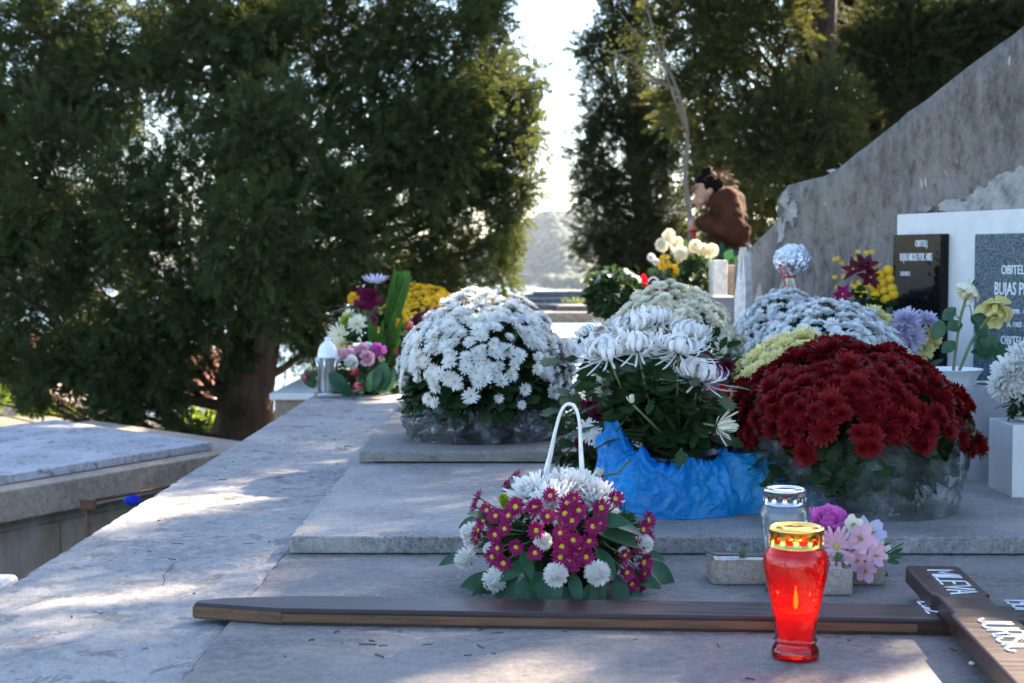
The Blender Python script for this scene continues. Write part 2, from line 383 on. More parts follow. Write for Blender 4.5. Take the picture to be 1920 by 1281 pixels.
def bl_daisy(seed, layers=3, cr=.17, n=20):
    g = np.random.default_rng(seed); o = []
    sp = [(n, .12, .88, .20, R_(4), R_(14), 0), (n-2, .10, .76, .20, R_(24), R_(10), .04), (n-6, .08, .55, .18, R_(46), R_(4), .08), (n-9, .07, .34, .14, R_(62), 0, .1)]
    for a in sp[:layers]: o.append((*ring(a[0], a[1], a[2], a[3], a[4], a[5], a[6], 3, .10, g, 0, .5, .72), 0))
    o.append((*dome(cr, .10, .08), 1)); o.append((*dome(.14, -.28, .02, 6, 2), 2)); return o
def bl_mum(seed, rows=6, n=17, W=.26, flat=1.0):
    g = np.random.default_rng(seed); o = []
    for k in range(rows):
        t = k/(rows-1); o.append((*ring(int(n*(1-.5*t)), .1*(1-t)+.02, .92-.55*t, W*(1-.35*t), R_(-6+72*t*flat), R_(22), .03+.14*t, 3, .13, g, 0, .6, .75), 0))
    o.append((*dome(.09, .05, .14), 1)); o.append((*dome(.16, -.3, .02, 6, 2), 2)); return o
def bl_pom(seed, rows=11, n=30):
    g = np.random.default_rng(seed); o = []
    for k in range(rows):
        t = k/(rows-1); el = R_(-48+130*t); o.append((*ring(max(6, int(n*(math.cos(el)*.7+.4))), .42*max(.08, math.cos(el)), .50, .13, el, R_(24), .5*math.sin(el)+.25, 2, .14, g), 0))
    o.append((*ball(.5, (0, 0, .25), sub=1), 0)); o.append((*dome(.12, .03, .92), 1)); o.append((*dome(.18, -.35, -.1, 6, 2), 2)); return o
def bl_spider(seed):
    g = np.random.default_rng(seed); o = []
    for n, L, el, cu, W in ((7, 1.35, -30, 10, .09), (6, 1.3, -50, 50, .09), (20, 1.55, -22, 140, .14), (24, 1.5, -10, 165, .15), (26, 1.4, 4, 175, .15), (26, 1.25, 20, 170, .15), (22, 1.0, 38, 150, .15), (16, .8, 56, 110, .14)):
        o.append((*ring(n, .07, L, W, R_(el), R_(cu), .02, 7, .15, g, .55, .55), 0))
    o = [(np.asarray(v)*np.array([1.22, 1.22, .66]), f, m) for v, f, m in o]
    o.append((*dome(.1, .06, .12), 1)); o.append((*dome(.18, -.25, .05, 8, 2), 2)); return o
def bl_bud(seed):
    g = np.random.default_rng(seed); o = []
    for n, L, el, cu in ((12, 1.1, 40, 55), (12, 1.15, 55, 45), (8, 1.1, 72, 25)):
        o.append((*ring(n, .12, L, .26, R_(el), R_(cu), .0, 4, .12, g, .4), 0))
    o.append((*dome(.3, -.35, .12, 8, 2), 2)); return o
def bl_rose(seed):
    g = np.random.default_rng(seed); o = []
    for n, r0, L, W, el, cu in ((5, .25, .95, .95, 22, 40), (5, .2, 1.0, .95, 45, 45), (5, .14, 1.05, .85, 62, 40), (4, .08, 1.05, .7, 78, 25), (3, .03, 1.0, .5, 85, 18)):
        o.append((*ring(n, r0, L, W, R_(el), R_(cu), 0, 5, .10, g, .35, .6, .7), 0))
    o.append((*dome(.3, -.25, .1, 8, 2), 2)); o.append((*ring(5, .1, .6, .16, R_(-20), R_(-30), .0, 3, .1, g, .2, .1), 2)); return o
def bl_orchid(seed):
    g = np.random.default_rng(seed); o = [(*ring(5, .05, 1, .85, R_(8), R_(25), 0, 4, .12, g, .25, .4, .6), 0)]
    o.append((*ring(3, .02, .4, .3, R_(50), R_(30), .03, 3, .1, g, .3), 1)); return o
def lobed_leaf():
    wv = [0, .10, .16, .34, .20, .44, .26, .40, .20, .22, .0]; xs = [0, .12, .24, .38, .42, .58, .62, .76, .80, .92, 1.05]
    V = []; Fc = []; k = len(xs)
    for i, x in enumerate(xs): V += [(x, wv[i], .05*wv[i]-.12*x*x), (x*.96, 0, -.12*x*x-.03), (x, -wv[i], .05*wv[i]-.12*x*x)]
    for i in range(k-1):
        for q in range(2): Fc.append((i*3+q, i*3+q+1, (i+1)*3+q+1, (i+1)*3+q))
    return np.array(V), np.array(Fc)
def smooth_leaf(w=.24, droop=.25, seg=7):
    V = []; Fc = []
    for i in range(seg+1):
        t = i/seg; ww = w*math.sin(math.pi*min(1, t*.96+.02))**.75; z = -droop*t*t
        V += [(t, ww, z+.22*ww), (t, 0, z), (t, -ww, z+.22*ww)]
    for i in range(seg):
        for q in range(2): Fc.append((i*3+q, i*3+q+1, (i+1)*3+q+1, (i+1)*3+q))
    return np.array(V), np.array(Fc)
LL, SL = lobed_leaf(), smooth_leaf()
def put_blooms(root, kind, pos, nrm, size, mats, rng, cap=100, nm='bloom', variants=3, smooth=True):
    """the blooms nearest the camera are parts; the rest of a dense head is one mass"""
    pos = np.asarray(pos); Ms = frames(pos, nrm, size, rng)
    W = np.array(root.matrix_basis) if False else None
    loc = np.array(root.location); d = pos[:, 1]+loc[1]-pos[:, 2]*.5-np.asarray(nrm)[:, 2]*.02
    order = np.argsort(d); protos = []
    for k in range(variants):
        mb = MB()
        for V, Fc, m in kind(100+k): mb.add(V, Fc, min(m, len(mats)-1), smooth)
        protos.append(mb)
    meshes = []
    for j, idx in enumerate(order[:cap]):
        k = j % variants
        if j < variants: o = protos[k].build(nm, mats, root); meshes.append(o.data)
        else: o = bpy.data.objects.new(nm, meshes[k]); COL.objects.link(o); o.parent = root
        o.matrix_local = Matrix(Ms[idx].tolist())
    rest = order[cap:]
    if len(rest):
        mb = MB()
        for k in range(variants):
            sel = rest[k::variants]
            for V, Fc, m in kind(100+k): inst(mb, V, Fc, Ms[sel], min(m, len(mats)-1), smooth)
        mb.build(nm+'s', mats, root, kind='stuff')
def cap_points(N, rx, rz, zc, lo, rng, jit=.5, gap=None, bumps=.06):
    """points over a lumpy dome; lo = lowest elevation angle of the surface (degrees)"""
    i = np.arange(N)+.5; s0 = math.sin(R_(lo)); u = s0+(1-s0)*(i/N); ph = i*2.399963+rng.normal(size=N)*jit/math.sqrt(N)*3
    u = np.clip(u+rng.normal(size=N)*.02, -1, .999); c = np.sqrt(1-u*u)
    n = np.stack([c*np.cos(ph), c*np.sin(ph), u], 1)
    k = np.array([1+bumps*mnoise.noise(Vector(v*2.3))+bumps*.7*mnoise.noise(Vector(v*6)) for v in n])+rng.normal(size=N)*.012
    p = n*k[:, None]*np.array([rx, rx, rz]); p[:, 2] += zc
    keep = np.ones(N, bool) if gap is None else np.array([gap(v, rng) for v in n])
    nn = n/np.array([rx, rx, rz])*rx; nn += rng.normal(size=n.shape)*.16; nn[:, 2] += .12
    return p[keep], nn[keep]
def leaf_mass(root, N, rx, rz, zc, rng, size=.05, zmin=.05, mat=None, lo=-60, tmpl=None):
    mb = MB(); n = rng.normal(size=(N, 3)); n /= np.linalg.norm(n, axis=1, keepdims=True); n[:, 2] = np.maximum(n[:, 2], math.sin(R_(lo)))
    r = .5+.40*rng.random(N)**.5; p = n*r[:, None]*np.array([rx, rx, rz]); p[:, 2] = np.maximum(p[:, 2]+zc, zmin+rng.random(N)*.04)
    d = n.copy(); d[:, 2] = d[:, 2]*.4-.15+rng.normal(size=N)*.35; d += rng.normal(size=n.shape)*.35
    V, Fc = tmpl or LL
    inst(mb, V, Fc, framesx(p, d, np.tile([0, 0, 1.], (N, 1))+n*.5, size*(.6+.8*rng.random(N)), rng, .35), 0)
    return mb.build('foliage', mat or M['leaf'], root)
def mum_pot(label, cat, x, y, z, r, h, zlow, N, kind, mats, bs, seed, potr=.11, poth=.14, potm=None, group=None, gap=None, rz=None, cap=100, lo=-12,
            leaves=900, wrap=None, name='chrysanthemum_plant', bumps=.06, stems=40, sizevar=.12):
    rng = np.random.default_rng(seed); root = thing(name, label, cat, (x, y, z), 0, group)
    zc = zlow; hz = h-zc
    p, n = cap_points(N, r, hz, zc, lo, rng, gap=gap, bumps=bumps)
    put_blooms(root, kind, p, n, bs*(1+rng.normal(size=len(p))*sizevar), mats, rng, cap)
    leaf_mass(root, leaves, r*.93, hz*.9, zc, rng, .055, max(.03, poth*.7))
    mb = MB()
    for k in rng.choice(len(p), min(stems, len(p)), replace=False):
        q = p[k]; b = np.array([q[0]*.2, q[1]*.2, poth*.9]); mid = b*.4+q*.6; mid[2] -= .02
        mb.add(*tube([b, mid, q-n[k]*.004], [.003, .0022, .0016], 5))
    mb.build('stems', M['stem'], root, kind='stuff')
    pm = MB(); pm.add(*lathe([(potr*.72, 0), (potr*.78, .004), (potr*.95, poth*.86), (potr*1.04, poth*.87), (potr*1.04, poth), (potr*.95, poth), (potr*.9, poth*.85), (0.001, poth*.84)], 40))
    pm.build('pot', potm or M['black'], root)
    return root
# ================================================================== LAND, WATER, HILL
def sstep(a, b, x):
    t = np.clip((x-a)/(b-a), 0, 1); return t*t*(3-2*t)
def ground_mat():
    t = NT('dry_earth'); c = t.coord(); a = t.noise(c, .8, 8, .7); b = t.noise(c, 9, 6, .7)
    col = t.ramp(a, [(.35, (.06, .05, .03)), (.55, (.10, .085, .05)), (.7, (.04, .055, .02))])
    col = t.mix(t.ramp(b, [(.5, 0), (.7, .6)]), col, (.26, .22, .17))
    return t.done(t.pr(col, .95, t.bump(b, .7, .04)))
M['ground'] = ground_mat()
def gz(x, y):
    z = -1.15+1.05*sstep(1.3, 1.9, x)*sstep(7.0, 7.4, y)+ .5*sstep(-.9, -.2, x)*sstep(9.2, 9.8, y)*(1-sstep(1.3, 1.9, x))
    far = np.where(y > 17, (y-17)*.36, 0)*sstep(17, 24, y); z = z-far
    return np.maximum(z, -15+0*z)
xs = np.concatenate([np.linspace(-260, -14, 16), np.linspace(-12, 8, 90), np.linspace(9, 260, 16)])
ys = np.concatenate([np.linspace(-6, 14, 70), np.linspace(14.5, 60, 34), np.linspace(66, 90, 4)])
X, Y = np.meshgrid(xs, ys); Z = gz(X, Y)
nx, ny = len(xs), len(ys)
gi = np.arange(nx*ny).reshape(ny, nx); GF = np.stack([gi[:-1, :-1], gi[:-1, 1:], gi[1:, 1:], gi[1:, :-1]], -1).reshape(-1, 4)
MB().add(np.stack([X, Y, Z], -1).reshape(-1, 3), GF).build('ground', M['ground'], kind='structure')
SEA = -12.0
def water_mat():
    t = NT('sea_water'); c = t.coord((1, .35, 1)); n = t.noise(c, .7, 4, .6)
    return t.done(t.pr((.03, .07, .09, 1), .22, t.bump(n, .35, .3)))
MB().add([(-2200, 36, SEA), (2200, 36, SEA), (2200, 4200, SEA), (-2200, 4200, SEA)], [(0, 1, 2, 3)]).build('sea', water_mat(), kind='structure')
# hill on the far shore
def hill_h(x, y):
    shore = 735+np.where(x < 30, (30-x)*12.0, (30-x)*.6)*1.0; shore = np.clip(shore, 640, 2300)
    d = y-shore+18*np.sin(x*.03)+10*np.sin(x*.11+1)
    h = 60*sstep(0, 800, d)*(1-.30*sstep(10, 190, x))+ 3*sstep(0, 30, d)
    h = h+4*np.sin(x*.02+y*.013)*sstep(30, 300, d)
    return np.where(d > 0, h, -2)
hx = np.linspace(-900, 1300, 150); hy = np.linspace(640, 2600, 120); X, Y = np.meshgrid(hx, hy); Z = SEA+hill_h(X, Y)
nx, ny = len(hx), len(hy); gi = np.arange(nx*ny).reshape(ny, nx)
HF = np.stack([gi[:-1, :-1], gi[:-1, 1:], gi[1:, 1:], gi[1:, :-1]], -1).reshape(-1, 4)
MB().add(np.stack([X, Y, Z], -1).reshape(-1, 3), HF).build('hill', simple('hill_scrub', (.02, .034, .018), .95, 0, 0, .06, .4), kind='structure')
g = np.random.default_rng(5); N = 9000
yy = 700+1500*g.random(N)**1.3; xx = yy*(-.06+.24*g.random(N)); hh = hill_h(xx, yy); ok = hh > 1.5
pos = np.stack([xx, yy, SEA+hh], 1)[ok]; mb = MB()
V, Fc = ball(1, sub=1, nz=.35, fr=2)
for k in range(2):
    s = pos[k::2]; Ms = frames(s, np.tile([0, 0, 1.], (len(s), 1))+g.normal(size=s.shape)*.1, 2.4+3.0*g.random(len(s)), g); inst(mb, V, Fc, Ms, k)
mb.build('forest', [simple('far_pine', (.016, .034, .017), .9, 0, 0, .3, .4), simple('far_scrub', (.026, .046, .024), .9, 0, 0, .3, .4)], kind='stuff')
hz = NT('haze_air')
pv = hz.n('ShaderNodeVolumePrincipled', {'Color': (.80, .88, 1, 1), 'Density': .0001, 'Anisotropy': .0}); hz.t.links.new(pv.outputs[0], hz.out.inputs[1])
HAZE = True
if HAZE:
    V, Fc = boxb(-2300, 2300, -40, 4300, -16.5, 62)
    MB().add(V, Fc, 0, False).build('haze', hz.m, kind='stuff')
# ================================================================== GRAVE SLABS
def chipped(x0, x1, y0, y1, z0, z1, bev):
    """a slab whose top edges are worn and chipped"""
    bm = bmesh.new(); bmesh.ops.create_cube(bm, size=1); bmesh.ops.scale(bm, vec=(x1-x0, y1-y0, z1-z0), verts=bm.verts)
    bmesh.ops.bevel(bm, geom=bm.edges[:], offset=bev, segments=3, affect='EDGES', profile=.6); bmesh.ops.translate(bm, vec=((x0+x1)/2, (y0+y1)/2, (z0+z1)/2), verts=bm.verts)
    for a, b, nrm in ((x0, x1, (1, 0, 0)), (y0, min(y1, y0+4.5), (0, 1, 0))):
        k = int((b-a)/.02)
        for i in range(1, k):
            co = Vector(nrm)*(a+(b-a)*i/k); bmesh.ops.bisect_plane(bm, geom=bm.verts[:]+bm.edges[:]+bm.faces[:], plane_co=co, plane_no=nrm)
    for v in bm.verts:
        ex = min(abs(v.co.x-x0), abs(v.co.x-x1)); ey = min(abs(v.co.y-y0), abs(v.co.y-y1)); e = min(ex, ey); t_ = z1-v.co.z
        if e < bev*1.01 and t_ < bev*1.01:
            n = mnoise.noise(v.co*22)+.8*mnoise.noise(v.co*60); d = max(0, n-.15)*.010+.0012*mnoise.noise(v.co*90)
            if ey <= ex: v.co.y += d if abs(v.co.y-y0) < abs(v.co.y-y1) else -d
            else: v.co.x += d if abs(v.co.x-x0) < abs(v.co.x-x1) else -d
            v.co.z -= d*.7
    return from_bm(bm)
def slab(name, label, x0, x1, y0, y1, z0, z1, mat, bev=.004, cat='grave slab', skewr=0):
    V, Fc = chipped(x0, x1, y0, y1, z0, z1, bev)
    V = [(v[0]+(skewr*(v[1]-y0) if v[0] > x1-.3 else 0), v[1], v[2]) for v in V]
    return tag(MB().add(V, Fc, 0, False).build(name, mat), label, cat)
led = slab('stone_ledge', 'long pale stone ledge with brown stains running along the left of the graves', -1.06, -.535, .6, 8.9, -1.2, -.008, M['ledge'], .012, 'ledge')
slab('grave_slab', 'grey front slab carrying the wooden cross and the red candle', -.533, 1.9, .9, 3.36, -.7, 0, M['base'], .004)
slab('grave_slab', 'pitted grey slab with a thick front edge under the blue plastic bag', -.521, 1.30, 3.345, 4.64, .002, .041, M['slab2'], .005, skewr=.08)
slab('grave_slab', 'brown grey slab with a dark underside beneath the big white chrysanthemum ball', -.498, 1.2, 4.6, 5.86, .046, .078, M['slab3'], .004)
slab('grave_slab', 'polished dark slab mirroring the sky beyond the brown slab', -.50, 1.0, 5.88, 8.6, .03, .072, M['polish'], .003)
slab('grave_plinth', 'broad stone plinth carrying the rear grave slabs', -.532, 1.28, 3.37, 9.2, -.9, .0, M['slab3'], .004, 'plinth')
slab('grave_slab', 'low slab beside the white marble block at the right edge', 1.30, 2.4, 3.37, 6.0, -.3, .022, M['base'], .004)
slab('grave_slab', 'pale sunlit slab behind the polished dark slab', -.5, 1.15, 9.25, 15.2, -.7, .035, M['pale'], .01)
# crack and dark chips in the ledge
mb = MB(); q = [G(305, 1100, -.0085), G(309, 1088, -.0085), G(306, 1080, -.0085), G(318, 1070, -.0085), G(325, 1058, -.0085)]
for a, b in zip(q[:-1], q[1:]):
    wv = Vector((.0012, 0, 0)); z = Vector((0, 0, .0014)); mb.add([(a-wv+z)[:], (a+wv*.6+z)[:], (b+wv*.8+z)[:], (b-wv*.6+z)[:]], [(0, 1, 2, 3)], 0, False)
mb.build('crack', simple('crack_dirt', (.03, .027, .024), .95), led)
# stacked slabs and steps far behind
rng = random.Random(4)
def farslab(label, pxa, pxb, pya, pyb, d, dep=1.0, mat='far'):
    a = P(pxa, pya, d); b = P(pxb, pyb, d)
    return tag(MB().add(*boxb(a.x, b.x, d, d+dep, b.z, a.z, .012), 0, False).build('stone_slab', M[mat]), label, 'stone slab')
farslab('lowest long grey step slab in the distance behind the sunlit slab', 880, 1145, 586, 606, 15.3, 2.5)
farslab('second grey step slab from the ground in the far stack', 820, 1120, 571, 586, 16.0, 2.2)
farslab('short grey slab end standing proud at the far stack middle', 1045, 1128, 573, 587, 15.7, .28)
farslab('third long grey slab with sun streaks in the far stack', 740, 1118, 560, 571.5, 16.6, 2.0)
farslab('topmost weathered slab of the far stack against the sea', 1000, 1110, 547.5, 560, 17.2, 1.5)
farslab('dark low slab left of the topmost far slab', 830, 998, 552, 560, 17.4, 1.5)
# low tomb at the left
C0 = G(397, 829, -.35); C1 = G(-40, 899, -.35); C2 = G(105, 787, -.35)
ex = (C1-C0).normalized(); rz = math.atan2(ex.y, ex.x); wid = (C2-C0).length
lt = thing('stone_tomb', 'low grey stone tomb with a flat cover slab below the left ledge', 'tomb', (C0.x, C0.y, -1.15), rz)
Mi = Matrix.Rotation(-rz, 4, 'Z')@Matrix.Translation((-C0.x, -C0.y, 0)); c2 = Mi@Vector((C2.x, C2.y, 0)); L = 3.6
s = 1 if c2.y > 0 else -1; sk = c2.x/c2.y
def skew(V): return [(v[0]+v[1]*sk, v[1], v[2]) for v in V]
def bb(x0, x1, y0, y1, z0, z1, bev):
    ya, yb = (s*y0, s*y1); return boxb(x0, x1, min(ya, yb), max(ya, yb), z0, z1, bev)
wd = abs(c2.y)
V, Fc = bb(0, L, 0, wd, .755, .80, .006); MB().add(skew(V), Fc, 0, False).build('cover_slab', stone('grey_cover', (.40, .40, .41), (.20, .20, .21), 1.1, .7, (.12, .115, .11), .03, .75, .3), lt)
V, Fc = bb(-.40, L, -.14, wd+.1, .60, .752, .008); MB().add(skew(V), Fc, 0, False).build('cornice', M['tan'], lt)
V, Fc = bb(-.34, L, -.06, wd, 0, .598, .004); MB().add(skew(V), Fc, 0, False).build('block_wall', M['blocks'], lt)
# other tombs seen in slivers
a = P(505, 738, 11.2); b = P(640, 738, 11.2)
tb = thing('stone_tomb', 'small pale tomb behind the big left tree trunk', 'tomb', (a.x, 11.2, -1.15))
MB().add(*boxb(0, b.x-a.x, 0, 1.6, a.z+1.15-.05, a.z+1.15, .006), 0, False).build('cover_slab', M['white'], tb)
MB().add(*boxb(.03, b.x-a.x-.03, .05, 1.55, 0, a.z+1.15-.052, .006), 0, False).build('side_wall', M['tan'], tb)
a = P(38, 1074, 4.95)
tag(MB().add(*boxb(a.x-1.2, a.x, 4.2, 4.95, -1.2, a.z, .03, 3), 0, False).build('stone_kerb', M['pale']), 'bright white stone corner at the bottom of the left edge below the ledge', 'kerb')
# rusty rail and blue plastic flower
a = P(165, 945, 6.3); rl = thing('iron_rail', 'rusty iron post with a horizontal rail before the left tomb wall', 'railing', (a.x, a.y, -1.15))
e1 = P(330, 910, 6.9)-rl.location
MB().add(*tube([(0, 0, 0), (0, 0, a.z+1.15)], .012, 8)).build('post', M['rust'], rl)
MB().add(*box((.06, .05, .045), .004, (0, 0, a.z+1.15)), 0, False).build('bracket', M['rust'], rl)
MB().add(*tube([(0, 0, a.z+1.16), (e1.x, e1.y, e1.z)], .008, 8)).build('rail', M['rust'], rl)
a = P(248, 946, 6.75); bf = thing('plastic_flower', 'blue plastic flower caught behind the rusty rail', 'flower', a)
mb = MB()
for V, Fc, m in bl_rose(3): mb.add(np.array(V)*.045, Fc, min(m, 1))
mb.build('bloom', [petal('blue_petal', (.02, .04, .55), (.03, .1, .7), .2), M['bigleaf']], bf)
MB().add(*tube([(0, 0, 0), (.02, .02, -.35), (.02, .05, -.9)], .004, 6)).build('stem', M['stem'], bf)
# ================================================================== WALL ON THE RIGHT
WD = Vector((.454, -.891, 0)).normalized(); P1 = P(1680, 480, 6.2); P1.z = 0
wn = Vector((-WD.y, WD.x, 0)); wn = wn if wn.x < 0 else -wn       # outward, to the left
wrz = math.atan2(WD.y, WD.x)
wall = thing('cemetery_wall', 'tall weathered grey plaster wall climbing to the right behind the gravestones', 'wall', (P1.x, P1.y, 0), wrz)
def at_t(px, py, off=0.0):      # where a pixel meets the wall plane: (t along, z)
    r = ray(px, py); n = Vector((wn.x, wn.y, 0)); k = (n.dot(P1)+off)/n.dot(r); p = CAM+r*k; return (Vector((p.x, p.y, 0))-P1).dot(WD), p.z
prof = [at_t(x, y) for x, y in ((1366, 494), (1450, 411), (1456, 372), (1478, 347), (1545, 331), (1572, 314), (1920, 46))]
sl_ = .12
prof += [(prof[-1][0]+1.2, prof[-1][1]+1.2*sl_), (prof[-1][0]+2.6, prof[-1][1]+2.6*sl_), (prof[-1][0]+6.0, prof[-1][1]+4.6*sl_)]
def wall_mesh(prof, th, zb, dx=.06):
    ts = []; 
    for (t0, z0), (t1, z1) in zip(prof[:-1], prof[1:]):
        n = max(1, int((t1-t0)/dx)); ts += [(t0+(t1-t0)*i/n, z0+(z1-z0)*i/n) for i in range(n)]
    ts.append(prof[-1]); nz = 26; V = []; Fc = []
    for side in (0, 1):
        for i, (t, z) in enumerate(ts):
            z2 = z+.005*mnoise.noise(Vector((t*7, 0, 3)))+.006*mnoise.noise(Vector((t*25, 0, 9)))
            for k in range(nz+1):
                zz = zb+(z2-zb)*k/nz; off = (.014*mnoise.noise(Vector((t*2.5, zz*2.5, side*9)))+.006*mnoise.noise(Vector((t*9, zz*9, side*9))))
                edge = -.02*max(0, (k-nz+1)) ; V.append((t, (0+off+edge*0) if side == 0 else -th-off, zz))
    n = len(ts); w1 = nz+1
    for side in (0, 1):
        b = side*n*w1
        for i in range(n-1):
            for k in range(nz):
                f = (b+i*w1+k, b+(i+1)*w1+k, b+(i+1)*w1+k+1, b+i*w1+k+1); Fc.append(f)
    B = n*w1
    for i in range(n-1): Fc.append((i*w1+nz, (i+1)*w1+nz, B+(i+1)*w1+nz, B+i*w1+nz))
    for i in (0, n-1):
        for k in range(nz): Fc.append((i*w1+k, B+i*w1+k, B+i*w1+k+1, i*w1+k+1))
    return V, Fc
# local +y must point out of the wall: rotate so local y = wn
ly = Matrix.Rotation(wrz, 3, 'Z')@Vector((0, 1, 0)); flip = 1 if ly.dot(wn) > 0 else -1
V, Fc = wall_mesh(prof[:2], .30, -1.2); V = [(a, flip*(b-.03), c) for a, b, c in V]; MB().add(V, Fc).build('wall_section', M['wall'], wall)
V, Fc = wall_mesh(prof[2:], .34, -1.2); V = [(a, flip*b, c) for a, b, c in V]; MB().add(V, Fc).build('wall_face', M['wall'], wall)
# broken render at the wall's end and peeled band over the headstone frame
def patch(name, cx, cz, rx, rz_, seed, mat, th=.006, parent=wall, rag=1.0):
    g = random.Random(seed); n = 44; V = [(cx, flip*th, cz)]; 
    for i in range(n):
        a = 2*math.pi*i/n; k = .85+.3*rag*mnoise.noise(Vector((math.cos(a)*2+seed, math.sin(a)*2, seed)))+.16*rag*mnoise.noise(Vector((math.cos(a)*7+seed, math.sin(a)*7, seed)))
        V.append((cx+rx*k*math.cos(a), flip*th, cz+rz_*k*math.sin(a)))
    V += [(v[0], -flip*.02, v[2]) for v in V[1:]]
    Fc = [(0, 1+i, 1+(i+1) % n) for i in range(n)]+[(1+i, n+1+i, n+1+(i+1) % n, 1+(i+1) % n) for i in range(n)]
    return MB().add(V, Fc, 0, False).build(name, mat, parent)
for i, (px, py, rx, rz_) in enumerate(((1740, 392, .05, .015), (1790, 386, .08, .03), (1850, 375, .09, .055), (1890, 365, .12, .09), (1915, 350, .09, .08), (1820, 390, .1, .03), (1905, 385, .13, .05))):
    t, z = at_t(px, py); patch('peeled_render', t, z, rx, rz_, i+3, M['peel'], .020+.0012*i)
for i, (px, py, rx, rz_) in enumerate(((1475, 375, .035, .04), (1487, 400, .05, .05), (1470, 430, .03, .07))):
    t, z = at_t(px, py); patch('exposed_stone', t, z, rx*1.1, rz_, i+20, M['peel'], .016+.0012*i, wall, 2.6)
# white headstone frame and two plaques standing on the wall face
t0, zt = at_t(1682, 407, .075); t1, _ = at_t(1990, 398, .075)
def wbox(t0, t1, y0, y1, z0, z1, bev=.003):
    V, Fc = boxb(t0, t1, y0, y1, z0, z1, bev); return [(a, flip*b, c) for a, b, c in V], Fc
hs = thing('headstone', 'white painted headstone frame on the wall with a black and a blue grey plaque', 'headstone', (P1.x, P1.y, 0), wrz)
MB().add(*wbox(t0, t1+.3, .035, .075, -.2, zt+.01), 0, False).build('frame_panel', M['white'], hs)
ta, za = at_t(1675, 436, .12); tb_, _ = at_t(1764, 434, .12); zb = at_t(1700, 700, .12)[1]
MB().add(*wbox(ta, tb_, .077, .12, zb, za-.01, .002), 0, False).build('black_plaque', M['blackgran'], hs)
tc, zc_ = at_t(1828, 437, .098); td = t1+.25
MB().add(*wbox(tc, td, .077, .098, zb-.1, zc_-.005, .002), 0, False).build('granite_plaque', M['granite'], hs)
def text_mesh(s, size, ext=.001, xs=1.0, off=0.0, bev=0.0, space=1.0, align='CENTER'):
    cu = bpy.data.curves.new('t', 'FONT'); cu.body = s; cu.size = size; cu.extrude = ext; cu.offset = off; cu.bevel_depth = bev; cu.bevel_resolution = 1; cu.align_x = align; cu.space_character = space
    cu.resolution_u = 3
    o = bpy.data.objects.new('t', cu); COL.objects.link(o); dg = bpy.context.evaluated_depsgraph_get(); me = bpy.data.meshes.new_from_object(o.evaluated_get(dg))
    V = [(v.co.x*xs, v.co.y, v.co.z) for v in me.vertices]; Fc = [tuple(p.vertices) for p in me.polygons]
    bpy.data.objects.remove(o); return V, Fc
def wall_text(s, px, py, hpx, yoff, mat, xs, wide=1.0):
    t, z = at_t(px, py); d = (P1+WD*t).y; size = hpx/F*d/.70
    V, Fc = text_mesh(s, size, .0012, xs)
    V = [(t+(a if flip else a), flip*(yoff+c+.0013), z+b) for a, b, c in V]
    return MB().add(V, Fc, 0, False).build('lettering', mat, hs)
tl = (ta+tb_)/2
def wt(s, t, py, hpx, yoff, xs):
    px = 1720; z = None
    p = P1+WD*t; z = CAM.z+(500-py)/F*p.y; size = hpx/F*p.y/.70
    V, Fc = text_mesh(s, size, .0012, xs); V = [(t+a, flip*(yoff+c), z+b) for a, b, c in V]
    MB().add(V, Fc, 0, False).build('lettering', M['letter'], hs)
wt('OBITELJ', tl+.03, 463, 12, .1215, .55); wt('BUJAS NIKOLE POK. NIKE', tl, 489, 14, .1215, .38); wt('UDOVICA', tl-.06, 517, 8, .1215, .5)
tg = at_t(1893, 500, .1)[0]
wt('OBITELJ', tg+.02, 514, 17, .0995, .75); wt('BUJAS PETAR A.', tg+.07, 553, 24, .0995, .62)
wt('1898 - 1975', tg+.06, 588, 9, .0995, .8); wt('A. 1903 - 1977', tg+.06, 613, 10, .0995, .8); wt('OBITELJ', tg+.02, 645, 16, .0995, .75); wt('AMARIC', tg+.06, 683, 22, .0995, .7)
# small photo card and white arrangement mirrored in the black plaque are left to real reflection
# ================================================================== POTTED CHRYSANTHEMUMS
def at(px, py, Y): p = P(px, py, Y); return p
def gap_front(th):
    def f(v, rng):
        el = math.degrees(math.asin(max(-1, min(1, v[2])))); n = mnoise.noise(Vector(v*3.1)+Vector((4, 2, 8)))+.5*mnoise.noise(Vector(v*8))
        return rng.random() < (1 if el > 18 else .95 if n > th+(8-el)*.016 else .06)
    return f
Z2, Z3, Z4 = .041, .078, .072
a = at(908, 800, 5.0)
wm = mum_pot('big ball of white daisy chrysanthemums in crinkled clear wrap on the brown slab', 'potted plant', a.x, 5.0, Z3, .285, .475, .185, 640,
    bl_daisy, [M['pw'], M['ctr'], M['leaf']], .0245, 11, .125, .13, group='potted chrysanthemums on the graves', gap=gap_front(-.1), bumps=.10, sizevar=.17, lo=-14, leaves=1900, stems=70)
a = at(1266, 800, 5.3)
mum_pot('creamy white chrysanthemum ball behind the tall spider flowers', 'potted plant', a.x, 5.45, Z3, .268, .495, .16, 560,
    lambda s: bl_mum(s, 5, 18, .3), [M['pc'], M['ctrg'], M['leaf']], .0255, 12, .11, .12, group='potted chrysanthemums on the graves', lo=-20, leaves=600, bumps=.10)
a = at(1553, 800, 5.05)
mum_pot('wide white chrysanthemum cushion between the yellow and the blue white ones', 'potted plant', a.x, 5.05, Z2, .285, .478, .20, 620,
    lambda s: bl_mum(s, 5, 16, .3, .8), [M['pwb'], M['ctrg'], M['leaf']], .0225, 13, .11, .12, group='potted chrysanthemums on the graves', lo=-14, leaves=600, bumps=.07)
a = at(1480, 800, 6.0)
